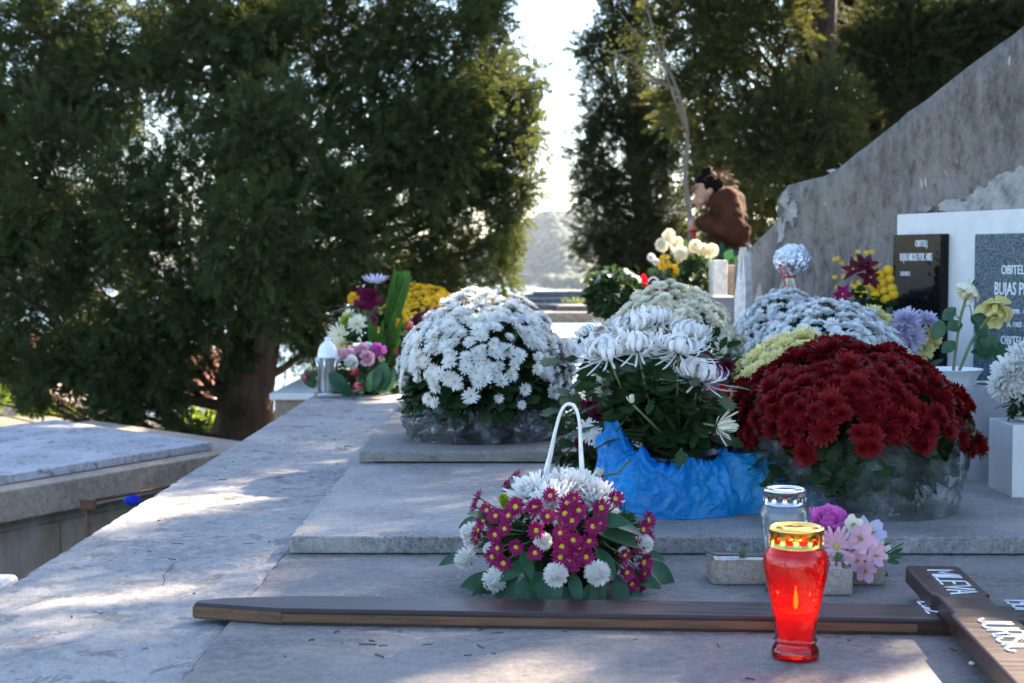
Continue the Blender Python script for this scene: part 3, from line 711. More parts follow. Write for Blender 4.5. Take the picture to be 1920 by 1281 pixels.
mum_pot('blue white chrysanthemum ball farthest back against the wall end', 'potted plant', a.x, 6.05, Z4, .235, .475, .18, 460,
    lambda s: bl_mum(s, 5, 14, .3), [M['pwb'], M['pwb'], M['leaf']], .021, 14, .11, .12, group='potted chrysanthemums on the graves', lo=-14, leaves=500)
a = at(1505, 800, 4.42)
mum_pot('pale yellow chrysanthemum cushion tucked behind the dark red one', 'potted plant', a.x, 4.42, Z2, .215, .395, .20, 150,
    lambda s: bl_mum(s, 5, 18, .26), [M['py'], M['pY'], M['leaf']], .036, 15, .11, .12, group='potted chrysanthemums on the graves', lo=-8, leaves=500)
a = at(1594, 900, 3.75)
rm = mum_pot('dark red chrysanthemum cushion in clear wrap on the pitted slab', 'potted plant', a.x, 3.78, Z2, .29, .405, .185, 560,
    lambda s: bl_mum(s, 7, 20, .26, .9), [M['pr'], M['ctrd'], M['leaf']], .0275, 16, .15, .13, group='potted chrysanthemums on the graves', gap=gap_front(-.15), lo=-9, leaves=1900, stems=60, bumps=.11, sizevar=.18)
# cellophane and plastic
def wrap_sheet(name, parent, mat, z0, rb, rt, h, fr, amp, seed, a0=0, a1=2*math.pi, flare=0, nu=240, nv=42, lobes=None, topn=.02, flat=True):
    V = []; cl = abs(a1-a0-2*math.pi) < 1e-6; nu1 = nu if cl else nu+1
    for i in range(nu1):
        a = a0+(a1-a0)*i/nu
        for k in range(nv+1):
            t = k/nv; r = rb+(rt-rb)*t+flare*math.sin(t*math.pi)
            if lobes: r += lobes(a, t)
            zt = h+topn*mnoise.noise(Vector((math.cos(a)*3, math.sin(a)*3, seed)))*2
            p = Vector((math.cos(a)*fr, math.sin(a)*fr, t*fr*.55+seed*3))
            v1 = mnoise.voronoi(p*1.3)[0]; v2 = mnoise.voronoi(p*3.1)[0]; n1 = 1.3*(v1[1]-v1[0])-.3; n2 = 1.3*(v2[1]-v2[0])-.3; n3 = mnoise.noise(p*6)
            d = amp*(n1*.6+n2*.35+n3*.15); r += d*(.35+.65*math.sin(min(1, t*1.5+.1)*math.pi/1.2))
            V.append((r*math.cos(a), r*math.sin(a), z0+zt*t+d*.4*(t > .05)))
    w1 = nv+1; Fc = [(i*w1+k, ((i+1) % nu1)*w1+k, ((i+1) % nu1)*w1+k+1, i*w1+k+1) for i in range(nu if cl else nu) for k in range(nv)]
    return MB().add([(x, y, max(z, .002)) for x, y, z in V], Fc, 0, flat).build(name, mat, parent)
wrap_sheet('wrapping', wm, M['film2'], .002, .20, .20, .125, 3.0, .07, 3, flat=False, nu=200, nv=26, topn=.05, flare=.03, lobes=lambda a, t: .05*math.exp(-((math.cos(a)+1)/.5)**2)*(1-t*.4)-.02*math.sin(a)*(1-t))
wrap_sheet('wrapping', wm, M['film2'], .002, .24, .16, .06, 4.4, .07, 9, flat=False, nu=180, nv=16, flare=.03)
wrap_sheet('wrapping', rm, M['film'], .002, .225, .275, .19, 1.7, .06, 5, nu=220, nv=34, flat=False, flare=.01, lobes=lambda a, t: .05*math.cos(a)*(1-t*.6)*(1 if math.cos(a) > 0 else .4)+.03*math.exp(-((math.cos(a)+1)/.3)**2)*t, topn=.06)
wrap_sheet('wrapping', rm, M['film2'], .002, .18, .17, .12, 2.6, .05, 8, flat=False, nu=160, nv=20, flare=.01)
# pale nylon twist of wrap escaping at the left of the red plant
# ------------------------------------------------------------------ tall spider chrysanthemum in the blue bag
a = at(1262, 900, 3.78); sp = thing('spider_chrysanthemum', 'tall white spider chrysanthemums with dark leaves standing in the crumpled blue bag', 'potted plant', (a.x, 3.78, Z2))
rng = np.random.default_rng(21); L0 = Vector(sp.location)
spec = [(1103, 628, 3.85, .040, (-.5, 0, .9)), (1140, 664, 3.66, .068, (-.25, -.3, 1)), (1196, 655, 3.62, .058, (0, -.2, 1)), (1272, 660, 3.62, .060, (.1, -.25, 1)),
        (1186, 622, 3.86, .066, (-.1, 0, 1)), (1232, 606, 3.92, .058, (.1, .05, 1)), (1290, 634, 3.85, .060, (.2, 0, 1)), (1310, 712, 3.66, .066, (.15, -.05, 1))]
mbs = MB(); mbs_leaf = MB(); pts = []
for i, (px, py, d, s_, nrm) in enumerate(spec):
    p = P(px, py, d)-L0; mb = MB()
    for V, Fc, m in bl_spider(40+i): mb.add(V, Fc, m)
    o = mb.build('bloom', [M['pw'], M['lime'], M['leaf']], sp); o.matrix_local = Matrix(frames([p[:]], [nrm], s_*.96, rng)[0].tolist())
    b = Vector((p.x*.25, p.y*.25, .15)); mid = b*.35+p*.65; mid.z -= .03
    mbs.add(*tube([b, (b+mid)/2+Vector((.01, 0, 0)), mid, p], [.0045, .004, .0035, .003], 7)); pts.append((b, p))
for i, (px, py, d, s_, nrm) in enumerate([(1185, 757, 3.55, .019, (-.1, -.1, 1)), (1128, 892, 3.42, .018, (-.5, -.3, .8))]):
    p = P(px, py, d)-L0; mb = MB()
    for V, Fc, m in bl_bud(60+i): mb.add(V, Fc, m)
    o = mb.build('bud', [M['pc'], M['lime'], M['leaf']], sp); o.matrix_local = Matrix(frames([p[:]], [nrm], s_, rng)[0].tolist())
    b = Vector((.02, -.05, .14)) if i == 0 else p+Vector((.07, .06, .03)); mbs.add(*tube([b, b*.4+p*.6+Vector((.01, 0, -.01)), p], [.003, .003, .0025], 7))
p = P(1346, 800, 3.55)-L0; mb = MB(); gq = np.random.default_rng(9)
for n, L, el, cu in ((11, 1.2, 20, 30), (12, 1.1, 48, 20), (9, .9, 70, 10)): mb.add(*ring(n, .08, L, .15, R_(el), R_(cu), 0, 6, .16, gq, .45, .5), 0)
mb.add(*dome(.2, -.3, .06, 8, 2), 1)
o = mb.build('bloom', [M['pc'], M['leaf']], sp); o.matrix_local = Matrix(frames([p[:]], [(.75, -.45, .1)], .042, rng)[0].tolist())
mbs.add(*tube([(.04, -.02, .13), (.08, -.06, .2), p+Vector((-.03, .02, .005)), p], [.004, .0035, .003, .003], 7))
N = 620; t = rng.random(N); k = rng.integers(0, len(pts), N); B = np.array([pts[i][0][:] for i in k]); E = np.array([pts[i][1][:] for i in k])
t = .05+.80*t; pos = B*(1-t)[:, None]+E*t[:, None]; pos += rng.normal(size=pos.shape)*np.array([.045, .05, .02]); pos[:, 2] = np.minimum(pos[:, 2], .445)
d = rng.normal(size=pos.shape); d[:, 2] = d[:, 2]*.35-.15
ml = MB(); inst(ml, *LL, framesx(pos, d, np.tile([0, 0, 1.], (N, 1)), .062*(.6+.7*rng.random(N)), rng, .35)); ml.build('foliage', M['leaf'], sp)
mbs.build('stems', M['stem'], sp)
pm = MB().add(*lathe([(.085, 0), (.088, .004), (.112, .12), (.122, .122), (.122, .14), (.113, .14), (.106, .12), (.001, .118)], 40)); pm.build('pot', M['black'], sp)
# the blue bag, slumped round the pot
bgx, bgy = sp.location.x, sp.location.y
bag = thing('plastic_bag', 'crumpled bright blue plastic bag slumped around the spider chrysanthemum pot', 'bag', (bgx, bgy, Z2))
nu, nv = 300, 60; V = []
for i in range(nu):
    a = 2*math.pi*i/nu; ca, sa = math.cos(a), math.sin(a)
    left = math.exp(-((math.atan2(math.sin(a-3.45), math.cos(a-3.45)))/.38)**2); right = math.exp(-((math.atan2(math.sin(a-6.15), math.cos(a-6.15)))/.34)**2)
    fr = math.exp(-((math.atan2(math.sin(a-4.7), math.cos(a-4.7)))/.8)**2)
    rout = .18+.29*right*1.0+.03*fr+.015*left+.03*mnoise.noise(Vector((ca*2, sa*2, 1)))
    ztop = .138+.075*left-.03*right+.035*mnoise.noise(Vector((ca*4, sa*4, 4)))+.016*mnoise.noise(Vector((ca*13, sa*13, 4)))
    rtop = .135+.035*left+.01*fr
    for k in range(nv+1):
        t = k/nv      # 0 inside rim, 1 on the slab
        if t < .12: u = t/.12; r = rtop-.02+.02*u; z = ztop-.03+.03*u
        else:
            u = (t-.12)/.88; r = rtop+(rout-rtop)*(u**.75); z = ztop*(1-u**(1.5+2.2*right))
        p = Vector((ca*2.6, sa*2.6, t*1.1)); rd = Vector((ca*5+1.5*mnoise.noise(Vector((ca*2, sa*2, t*2.5))), sa*5, t*2.6+3))
        v1 = mnoise.voronoi(p*1.5)[0]; v2 = mnoise.voronoi(rd*.9)[0]; f1 = .7*(v1[1]-v1[0])+.5*(1-2*abs(mnoise.noise(p*1.1)))-.2; f2 = .6*(v2[1]-v2[0])+.5*(1-2*abs(mnoise.noise(rd)))-.2; f3 = 1-2*abs(mnoise.noise(rd*2.1+Vector((t*4, 2, 1)))); f4 = mnoise.noise(Vector((ca*22, sa*22, t*9)))
        e = math.sin(math.pi*min(1, t*1.02))**.6
        d_ = (.030*f1+.015*f2+.006*f3+.002*f4)*e
        V.append(((r+d_)*ca, (r+d_)*sa, max(.002, z+d_*.75*(1-t*.6))))
w1 = nv+1; Fc = [(i*w1+k, i*w1+k+1, ((i+1) % nu)*w1+k+1, ((i+1) % nu)*w1+k) for i in range(nu) for k in range(nv)]
MB().add(V, Fc).build('bag_film', M['bag'], bag)
# loose corner of the bag lying to the right
# ================================================================== FLOWER BASKET WITH WHITE HANDLE
a = G(1058, 1105, 0); BY = 3.04; a = P(1058, 1100, BY)
bk = thing('flower_basket', 'flower basket of purple daisies and white pompons with a tall white looped handle', 'flower basket', (a.x, BY, 0))
L0 = Vector(bk.location); rng = np.random.default_rng(31)
MB().add(*lathe([(.07, 0), (.075, .003), (.11, .07), (.115, .072), (.11, .075), (.001, .074)], 32)).build('basket', M['black'], bk)
MB().add(*ball(.11, (0, 0, .09), (1.25, .9, .75), 3, .1)).build('moss_foam', M['leaf'], bk)
def bmesh_of(kind, seed, mats, name='bloom'):
    mb = MB()
    for V, Fc, m in kind(seed): mb.add(V, Fc, min(m, len(mats)-1))
    return mb
PUR = [bmesh_of(lambda s: bl_daisy(s, 2, .30, 20), 200+k, [0]*3) for k in range(3)]
POM = [bmesh_of(bl_pom, 210+k, [0]*3) for k in range(2)]
def place(protos, nm, mats, root, p, n, s, rng, cache={}):
    key = (id(protos), root.name); L = cache.setdefault(key, []); k = rng.integers(0, len(protos))
    if len(L) < len(protos): o = protos[len(L)].build(nm, mats, root); L.append(o.data)
    else: o = bpy.data.objects.new(nm, L[int(k)]); COL.objects.link(o); o.parent = root
    o.matrix_local = Matrix(frames([p[:]], [n], s, rng)[0].tolist()); return o
stem_mb = MB()
def bdir(p):      # outward from the basket's middle
    v = Vector((p.x, p.y*1.0, (p.z-.10)*1.0)); return v.normalized()
purp = [(1005, 947), (1064, 943), (1031, 929), (1075, 935), (1085, 957), (1001, 952), (968, 890), (950, 905), (950, 917), (895, 932), (888, 950), (911, 957), (905, 975), (928, 967), (952, 966), (966, 950),
        (895, 995), (892, 1008), (927, 1003), (945, 991), (931, 1028), (921, 1045), (943, 1057), (967, 1027), (1003, 1037), (1005, 995), (1027, 968), (1059, 963), (1050, 999), (1072, 976), (1053, 1025), (1075, 1013),
        (1051, 1045), (1078, 1040), (1099, 1045), (1075, 1057), (1128, 952), (1112, 987), (1125, 983), (1137, 905), (1150, 920), (1155, 935), (1218, 975), (1208, 993), (1218, 1010), (1198, 1023), (1173, 1042), (1209, 1055),
        (1177, 1074), (1210, 1077), (1186, 1096), (1205, 1098), (1197, 1115 - 10), (1085, 1030), (1105, 1015), (1067, 1050)]
for i, (px, py) in enumerate(purp):
    ex = (px-1058)/165; ez = (1030-py)/110; dep = BY-.19*math.sqrt(max(0, 1-min(1, .8*ex*ex+.35*ez*ez)))-.01
    if py < 925: dep = BY+.02
    p = P(px, py, dep)-L0; n = bdir(p)+Vector((0, -.55, .05)); n = n+Vector(rng.normal(size=3)*.16)
    if py < 925 or px < 900 or px > 1205: n = bdir(p)+Vector((0, -.15, .1))
    place(PUR, 'daisy', [M['pm'], M['ctr'], M['leaf']], bk, p-n.normalized()*.004, n, .0185*(1+.08*rng.normal()), rng)
    b = Vector((p.x*.35, p.y*.3, .11)); stem_mb.add(*tube([b, b*.5+p*.5, p-n.normalized()*.006], .0016, 5))
poms = [(883, 998, .026), (884, 1012, .022), (873, 1047, .029), (927, 1088, .030), (1042, 1078, .030), (1120, 1075, .031), (1018, 1015, .023), (1207, 1020, .024), (919, 1030, .018), (1170, 1035, .014), (935, 1060, .013)]
for i, (px, py, s_) in enumerate(poms):
    ex = (px-1058)/165; dep = BY-.20*math.sqrt(max(0, 1-min(1, .8*ex*ex)))+(.02 if i in (6, 8, 9, 10) else -.005)
    p = P(px, py, dep)-L0; n = bdir(p)+Vector((0, -.6, 0))
    place(POM, 'pompon', [M['pw'], M['lime'], M['leaf']], bk, p-n.normalized()*s_*.25, n, s_*.92, rng)
# the big white heads in the middle
for i, (px, py, d, s_, n) in enumerate([(1000, 935, BY-.03, .062, (-.35, -.5, .8)), (1060, 922, BY-.03, .062, (0, -.35, 1)), (1115, 940, BY-.03, .058, (.35, -.5, .8)), (1035, 945, BY-.09, .05, (-.1, -.8, .7)), (1090, 915, BY+.04, .055, (.2, .1, 1))]):
    mb = MB(); gq = np.random.default_rng(70+i)
    for k in range(11):
        t = k/10; mb.add(*ring(int(22*(1-.55*t)), .1*(1-t)+.02, .95-.45*t, .15, R_(-28+106*t), R_(26), .04+.1*t, 3, .13, gq, .5, .5), 0)
    mb.add(*dome(.2, -.3, .02, 8, 2), 1)
    p = P(px, py, d)-L0; o = mb.build('white_bloom', [M['pw'], M['leaf']], bk); o.matrix_local = Matrix(frames([p[:]], [n], s_, rng)[0].tolist())
for (px, py) in ((945, 938), (950, 948)):
    p = P(px, py, BY-.06)-L0; place(POM, 'lime_pompon', [M['lime'], M['lime'], M['leaf']], bk, p, (-.2, -.6, .8), .013, rng, {})
# glossy leaves round the rim, each its own leaf
SLG = MB().add(*smooth_leaf(.23, .22, 9))
lv = [(850, 1045, -1, -.1, .075), (880, 1095, -.9, -.55, .085), (985, 1105, -.5, -.45, .09), (1010, 1112, .15, -.9, .075), (1115, 1125, -.25, -.9, .085), (1165, 1135, .25, -1, .085), (1190, 1115, .9, -.5, .095), (1245, 1075, .8, -.75, .095),
      (1165, 1005, .8, -.15, .09), (1150, 975, .9, .15, .075), (1175, 985, .9, -.1, .08), (905, 965, -.6, .5, .07), (880, 975, -.6, -.1, .06), (1225, 1040, .9, -.1, .06), (960, 1070, -.7, -.4, .07), (1080, 1105, .1, -.6, .06), (1040, 1110, -.1, -.8, .07), (900, 1110, -.6, -.6, .07), (1210, 1085, .7, -.2, .08), (990, 1060, .2, -.5, .06), (1140, 1055, .3, -.4, .07), (1105, 1120, -.3, -.7, .07), (1165, 1118, .1, -.7, .075), (1020, 1112, .2, -.6, .07), (1190, 1120, .6, -.6, .07), (945, 1100, -.5, -.6, .075), (1070, 1125, .3, -.5, .06)]
first = None
for i, (px, py, dx, dz, s_) in enumerate(lv):
    ex = (px-1058)/165; dep = BY-.19*math.sqrt(max(0, 1-min(1, .8*ex*ex)))
    dirv = Vector((dx, -.35, dz*.8)).normalized(); p = P(px, py, dep)-L0-dirv*s_*.6; p.z = max(p.z, .012)
    M4 = framesx([p[:]], [dirv[:]], [(0, -.6, 1)], s_, rng, .2)[0]
    if first is None: o = SLG.build('leaf', M['bigleaf'], bk); first = o.data
    else: o = bpy.data.objects.new('leaf', first); COL.objects.link(o); o.parent = bk
    o.matrix_local = Matrix(M4.tolist())
N = 520; n = rng.normal(size=(N, 3)); n /= np.linalg.norm(n, axis=1, keepdims=True); n[:, 2] = np.abs(n[:, 2])*.9-.1; pos = n*np.array([.165, .14, .12])*(.5+.42*rng.random(N))[:, None]; pos[:, 2] = np.maximum(pos[:, 2]+.085, .02)
mb = MB(); inst(mb, *LL, framesx(pos, n+rng.normal(size=n.shape)*.4, np.tile([0, 0, 1.], (N, 1)), .032, rng, .5))
inst(mb, *smooth_leaf(.1, .2, 3), framesx(pos, n+rng.normal(size=n.shape)*.5, np.tile([0, 0, 1.], (N, 1)), .05, rng, .5)); mb.build('foliage', M['leaf'], bk)
stem_mb.build('stems', M['stem'], bk)
# fern frond low at the left
mb = MB()
for k in range(3):
    b0 = P(960-k*12, 1070+8*k, BY-.12)-L0; e0 = P(885+k*15, 1112-k*3, BY-.16)-L0
    for i in range(22):
        t = i/22; c_ = b0.lerp(e0, t)
        for s in (-1, 1):
            dirv = (e0-b0).normalized()+Vector((0, s*.5, s*.9)); inst(mb, *smooth_leaf(.09, .1, 2), framesx([c_[:]], [dirv[:]], [(0, -1, .4)], .03*(1-t*.6), rng, .1))
mb.build('fern', M['leaf'], bk)
# the handle: paired white cords looping over
hp = [(1030, 935), (1024, 890), (1033, 850), (1044, 805), (1055, 770), (1067, 758), (1080, 764), (1088, 790), (1092, 840), (1095, 890), (1094, 950)]
def cr(pts, n=6):
    out = []
    for i in range(len(pts)-1):
        p0, p1, p2, p3 = pts[max(i-1, 0)], pts[i], pts[i+1], pts[min(i+2, len(pts)-1)]
        for k in range(n):
            t = k/n; out.append(.5*((2*p1)+(p2-p0)*t+(2*p0-5*p1+4*p2-p3)*t*t+(3*p1-p0-3*p2+p3)*t**3))
    return out+[pts[-1]]
for off, dpt in ((0, 0), (1, .012)):
    q = []
    for i, (px, py) in enumerate(hp):
        sp_ = max(0, (py-800))/150*9*off; q.append(P(px-2+(sp_ if i < 6 else -sp_*.8), py, BY+.02+dpt)-L0)
    MB().add(*tube(cr(q), .0034, 10)).build('handle', M['whitep'], bk)
# ================================================================== WOODEN CROSS LYING ON THE SLAB
def poly_prism(pts, z0, z1, bev=.006):
    bm = bmesh.new(); vs = [bm.verts.new((x, y, z0)) for x, y in pts]; f = bm.faces.new(vs); r = bmesh.ops.extrude_face_region(bm, geom=[f])
    bmesh.ops.translate(bm, vec=(0, 0, z1-z0), verts=[v for v in r['geom'] if isinstance(v, bmesh.types.BMVert)])
    bmesh.ops.recalc_face_normals(bm, faces=bm.faces)
    top = [e for e in bm.edges if all(abs(v.co.z-z1) < 1e-6 for v in e.verts)]
    bmesh.ops.bevel(bm, geom=top, offset=bev, segments=3, affect='EDGES', profile=.4)
    return from_bm(bm)
A0 = G(524, 1172, 0); A1 = G(1760, 1192, 0); ang = math.atan2(A1.y-A0.y, A1.x-A0.x)
cr_ = thing('wooden_cross', 'dark varnished wooden grave cross lying flat with white letters', 'cross', (A0.x, A0.y, 0), ang)
Wd, Th = .115, .030
tipx = -.17
post = [(tipx, .052), (tipx+.002, .036), (-.005, 0), (.66, 0), (.68, 0), (1.6, 0), (1.6, Wd), (.68, Wd), (.66, Wd), (.03, Wd), (tipx+.05, .085), (tipx, .060)]
V, Fc = poly_prism(post, .0012, Th, .005); MB().add(V, Fc, 0, False).build('post', M['wood'], cr_)
V, Fc = boxb(-.0, 1.14, -.0015, .03, .006, .020, .0005); MB().add(V, Fc, 0, False).build('post_edge', M['rawwood'], cr_)
V, Fc = poly_prism([(tipx-.0015, .0535), (tipx, .034), (-.003, -.0025), (.004, -.0025), (.004, .02), (tipx+.02, .0535)], .004, .0235, .001); MB().add(V, Fc, 0, False).build('cut_tip', M['rawwood'], cr_)
Mc = (Matrix.Translation(cr_.location)@Matrix.Rotation(ang, 4, 'Z')).inverted(); zt = .0625
def loc(px, py, z): v = Mc@G(px, py, z); return (v.x, v.y)
TL, TR, BR, BL_ = loc(1697, 1060, zt), loc(1787, 1052, zt), loc(1881, 1126, zt), loc(1905, 1282, zt)
ax = Vector((BL_[0]-TL[0], BL_[1]-TL[1])).normalized(); pn = Vector((-ax.y, ax.x)); 
if pn.x < 0: pn = -pn
wd = (Vector(TR)-Vector(TL)).dot(pn); Lc = 1.02
T = Vector(TL)
def q2(s, t): v = T+ax*s+pn*t; return (v.x, v.y)
jt = .25
bar = [q2(0, .012), q2(.006, 0), q2(jt, 0), q2(jt+.012, .008), q2(jt+.15, .008), q2(jt+.162, 0), q2(Lc, 0), q2(Lc, wd), q2(jt+.162, wd), q2(jt+.15, wd-.008), q2(jt+.012, wd-.008), q2(jt, wd), q2(.004, wd), q2(0, wd-.01)]
V, Fc = poly_prism(bar, Th+.0012, zt, .004); MB().add(V, Fc, 0, False).build('crossbar', M['wood'], cr_)
V, Fc = poly_prism([q2(.05, .01), q2(Lc, .01), q2(Lc, wd-.01), q2(.05, wd-.01)], .0012, Th-.001, .001)
# letters: plastic strokes screwed on, reading towards the camera, tops to the right
STK = {'M': [[(0, 0), (0, 1), (.4, .35), (.8, 1), (.8, 0)]], 'I': [[(0, 0), (0, 1)]], 'L': [[(0, 1), (0, 0), (.5, 0)]], 'E': [[(.5, 1), (0, 1), (0, 0), (.5, 0)], [(0, .5), (.4, .5)]],
       'V': [[(0, 1), (.3, 0), (.6, 1)]], 'A': [[(0, 0), (.3, 1), (.6, 0)], [(.12, .35), (.48, .35)]], 'J': [[(.4, 1), (.4, .2), (.3, .03), (.12, .03), (0, .2)]], 'U': [[(0, 1), (0, .2), (.15, 0), (.4, 0), (.55, .2), (.55, 1)]],
       'R': [[(0, 0), (0, 1), (.35, 1), (.5, .85), (.5, .65), (.35, .5), (0, .5)], [(.25, .5), (.52, 0)]], 'S': [[(.5, .85), (.35, 1), (.12, 1), (0, .82), (.08, .6), (.42, .42), (.5, .2), (.35, 0), (.12, 0), (0, .15)]],
       'C': [[(.5, .85), (.35, 1), (.15, 1), (0, .8), (0, .2), (.15, 0), (.35, 0), (.5, .15)]], '2': [[(0, .8), (.15, 1), (.38, 1), (.5, .8), (.45, .6), (0, 0), (.52, 0)]], '0': [[(.15, 0), (0, .2), (0, .8), (.15, 1), (.37, 1), (.5, .8), (.5, .2), (.37, 0), (.15, 0)]],
       '1': [[(-.15, .8), (0, 1), (0, 0)]], '9': [[(.5, .55), (.3, .45), (.1, .5), (0, .7), (.1, .95), (.35, 1), (.5, .85), (.5, .2), (.35, 0), (.1, 0)]], '5': [[(.5, 1), (.05, 1), (0, .55), (.3, .6), (.5, .4), (.45, .1), (.2, 0), (0, .1)]],
       "'": [[(0, 1.08), (.12, 1.22)]], 'v': [[(-.12, 1.22), (0, 1.1), (.12, 1.22)]]}
ADV = {'M': 1.0, 'I': .22, 'L': .68, 'E': .7, 'V': .72, 'A': .8, 'J': .62, 'U': .78, 'R': .72, 'S': .70, 'C': .7, '2': .72, '0': .72, '1': .28, '9': .72, '5': .72}
def word(txt, fr, s0, t0, h, wx, z, rad, name='letter'):
    """fr(s,t)->local xy; text runs along +s, tops towards +t"""
    s = s0
    for chs in txt:
        mb = MB()
        for ch in chs:
            for st in STK[ch]:
                off = ADV[chs[0]]*0
                pts = []
                for (u, v) in st:
                    uu = u+(.28 if ch in "v'" and chs[0] == 'S' else .25 if ch == "'" else 0)
                    x, y = fr(s+uu*wx, t0+v*h); pts.append(Vector((x, y, z)))
                fine = cr(pts, 3) if len(pts) > 4 and ch in 'JURSC2095' else pts
                V, Fc = tube(fine, rad, 8); V = [(a, b, z+(c-z)*.6+.001) for a, b, c in V]; mb.add(V, Fc)
                for e in (fine[0], fine[-1]): mb.add(*ball(rad*1.25, (e.x, e.y, z+.001), (1, 1, .6), 1))
        mb.build(name, M['letter'], cr_); s += ADV[chs[0]]*wx
word(['M', 'I', 'L', 'E', 'V', 'A'], q2, .055, .034, .048, .053, zt+.001, .0023)
word(['J', 'U', 'R', 'I', ('S', 'v'), 'I', ('C', "'")], q2, .455, .034, .050, .056, zt+.001, .0023)
def qL(s, t):  # on the post, just left of the bar
    x0, y0 = loc(1722, 1130, Th); return (x0+t, y0-s)
word(['2', '0', '1', '2'], qL, .0, .0, .050, .042, Th+.001, .0022)
def qR(s, t):
    x0, y0 = loc(1885, 1128, Th); return (x0+t+.0, y0-s)
word(['1', '9', '5', '1'], qR, .0, .0, .050, .042, Th+.001, .0022)
# ================================================================== GRAVE CANDLES
def lid_mesh(r, h, nh, mat, parent, z):
    """tin lid with a ring of round air holes cut through"""
    mb = MB(); prof = [(r*.98, 0), (r*1.02, 0), (r*1.02, .0015), (r, .002), (r, h-.004), (r*1.035, h-.003), (r*1.035, h), (r*.96, h+.0025), (r*.90, h+.001), (r*.86, h-.001), (r*.55, h-.0005), (r*.5, h+.0015), (r*.2, h+.002), (.0005, h+.003),
            (.0005, h+.002), (r*.5, h), (r*.86, h-.002), (r*.96, h-.003), (r*.965, h-.006), (r*.965, 0), (r*.98, 0)]
    V, Fc = lathe(prof, 72); o = mb.add(V, Fc).build('lid', mat, parent); o.location = (0, 0, z)
    cb = MB()
    for i in range(nh):
        a = 2*math.pi*(i+.5)/nh; V, Fc = lathe([(h*.25, -.02), (h*.25, .02)], 20); Fc = list(Fc)+[tuple(range(20))[::-1], tuple(range(20, 40))]
        Mr = Matrix.Translation((r*math.cos(a), r*math.sin(a), h*.48))@Matrix.Rotation(a, 4, 'Z')@Matrix.Rotation(math.pi/2, 4, 'Y'); cb.add(xf(V, Mr), Fc)
    c = cb.build('cutter', mat); c.location = (0, 0, z); bpy.context.view_layer.update()
    c.parent = parent; bpy.context.view_layer.update()
    m = o.modifiers.new('b', 'BOOLEAN'); m.object = c; m.operation = 'DIFFERENCE'; m.solver = 'EXACT'
    dg = bpy.context.evaluated_depsgraph_get(); me = bpy.data.meshes.new_from_object(o.evaluated_get(dg)); o.modifiers.clear(); o.data = me
    bpy.data.objects.remove(c); return o
def smoothprof(pr, n=5):
    q = cr([Vector((a, b, 0)) for a, b in pr], n); return [(max(.0005, p.x), p.y) for p in q]
def candle(name, label, loc, s, glass, lidmat, wax, lit=True, group=None):
    c = thing(name, label, 'grave candle', loc, .35, group)
    pr = smoothprof([(.0385, .001), (.0395, .006), (.0385, .014), (.0345, .022), (.0335, .027), (.0365, .030), (.0335, .033), (.034, .045), (.039, .075), (.046, .110), (.0525, .140), (.0545, .158), (.0525, .172), (.046, .182), (.0435, .186), (.0435, .200)])
    V, Fc = lathe([(r*s, z*s) for r, z in pr], 72, lobes=6, amp=0)
    V = [(x*(1+.022*max(0, math.sin((z/s-.04)/.12*math.pi))*math.cos(6*math.atan2(y, x)) if .04 < z/s < .16 else x), 0, 0) and
         (x*(1+(.045*math.sin((z/s-.04)/.12*math.pi)*math.cos(6*math.atan2(y, x)) if .04 < z/s < .16 else 0)), y*(1+(.045*math.sin((z/s-.04)/.12*math.pi)*math.cos(6*math.atan2(y, x)) if .04 < z/s < .16 else 0)), z) for x, y, z in V]
    V2 = [(x*.93, y*.93, z) for x, y, z in V]; k = len(V)
    MB().add(V, Fc).build('glass', glass, c)
    MB().add(*lathe([(.0005, .003*s), (.037*s, .003*s), (.037*s, .001*s)], 40)).build('glass_base', glass, c)
    MB().add(*lathe([(.027*s, .012*s), (.028*s, .03*s), (.030*s, .062*s), (.029*s, .078*s), (.026*s, .0775*s), (.0005, .076*s)], 32)).build('wax', wax, c)
    if lit:
        MB().add(*lathe([(.0005, .080*s), (.0032*s, .084*s), (.0042*s, .091*s), (.0030*s, .103*s), (.0014*s, .113*s), (.0005, .119*s)], 14)).build('flame', M['flame'], c)
        MB().add(*tube([(0, 0, .074*s), (.0005, 0, .083*s)], .0008, 5)).build('wick', M['black'], c)
        l = bpy.data.lights.new('candle_flame', 'POINT'); l.energy = .16; l.color = (1, .36, .10); l.shadow_soft_size = .006
        lo = bpy.data.objects.new('candle_flame', l); COL.objects.link(lo); lo.parent = c; lo.location = (0, 0, .10*s)
    lid_mesh(.0435*s*1.03, .031*s, 12, lidmat, c, .186*s)
    return c
a = G(1491, 1233, 0); candle('grave_candle', 'lit red glass grave candle with a gold lid in front of the wooden cross', (a.x, a.y, 0.001), 1.0, M['redglass'], M['gold'], M['wax'], True)
a = G(1470, 1108, 0); candle('grave_candle', 'clear glass grave candle with a silver lid behind the red one', (a.x, a.y, 0.001), .94, M['clearglass'], M['silver'], M['waxw'], False)
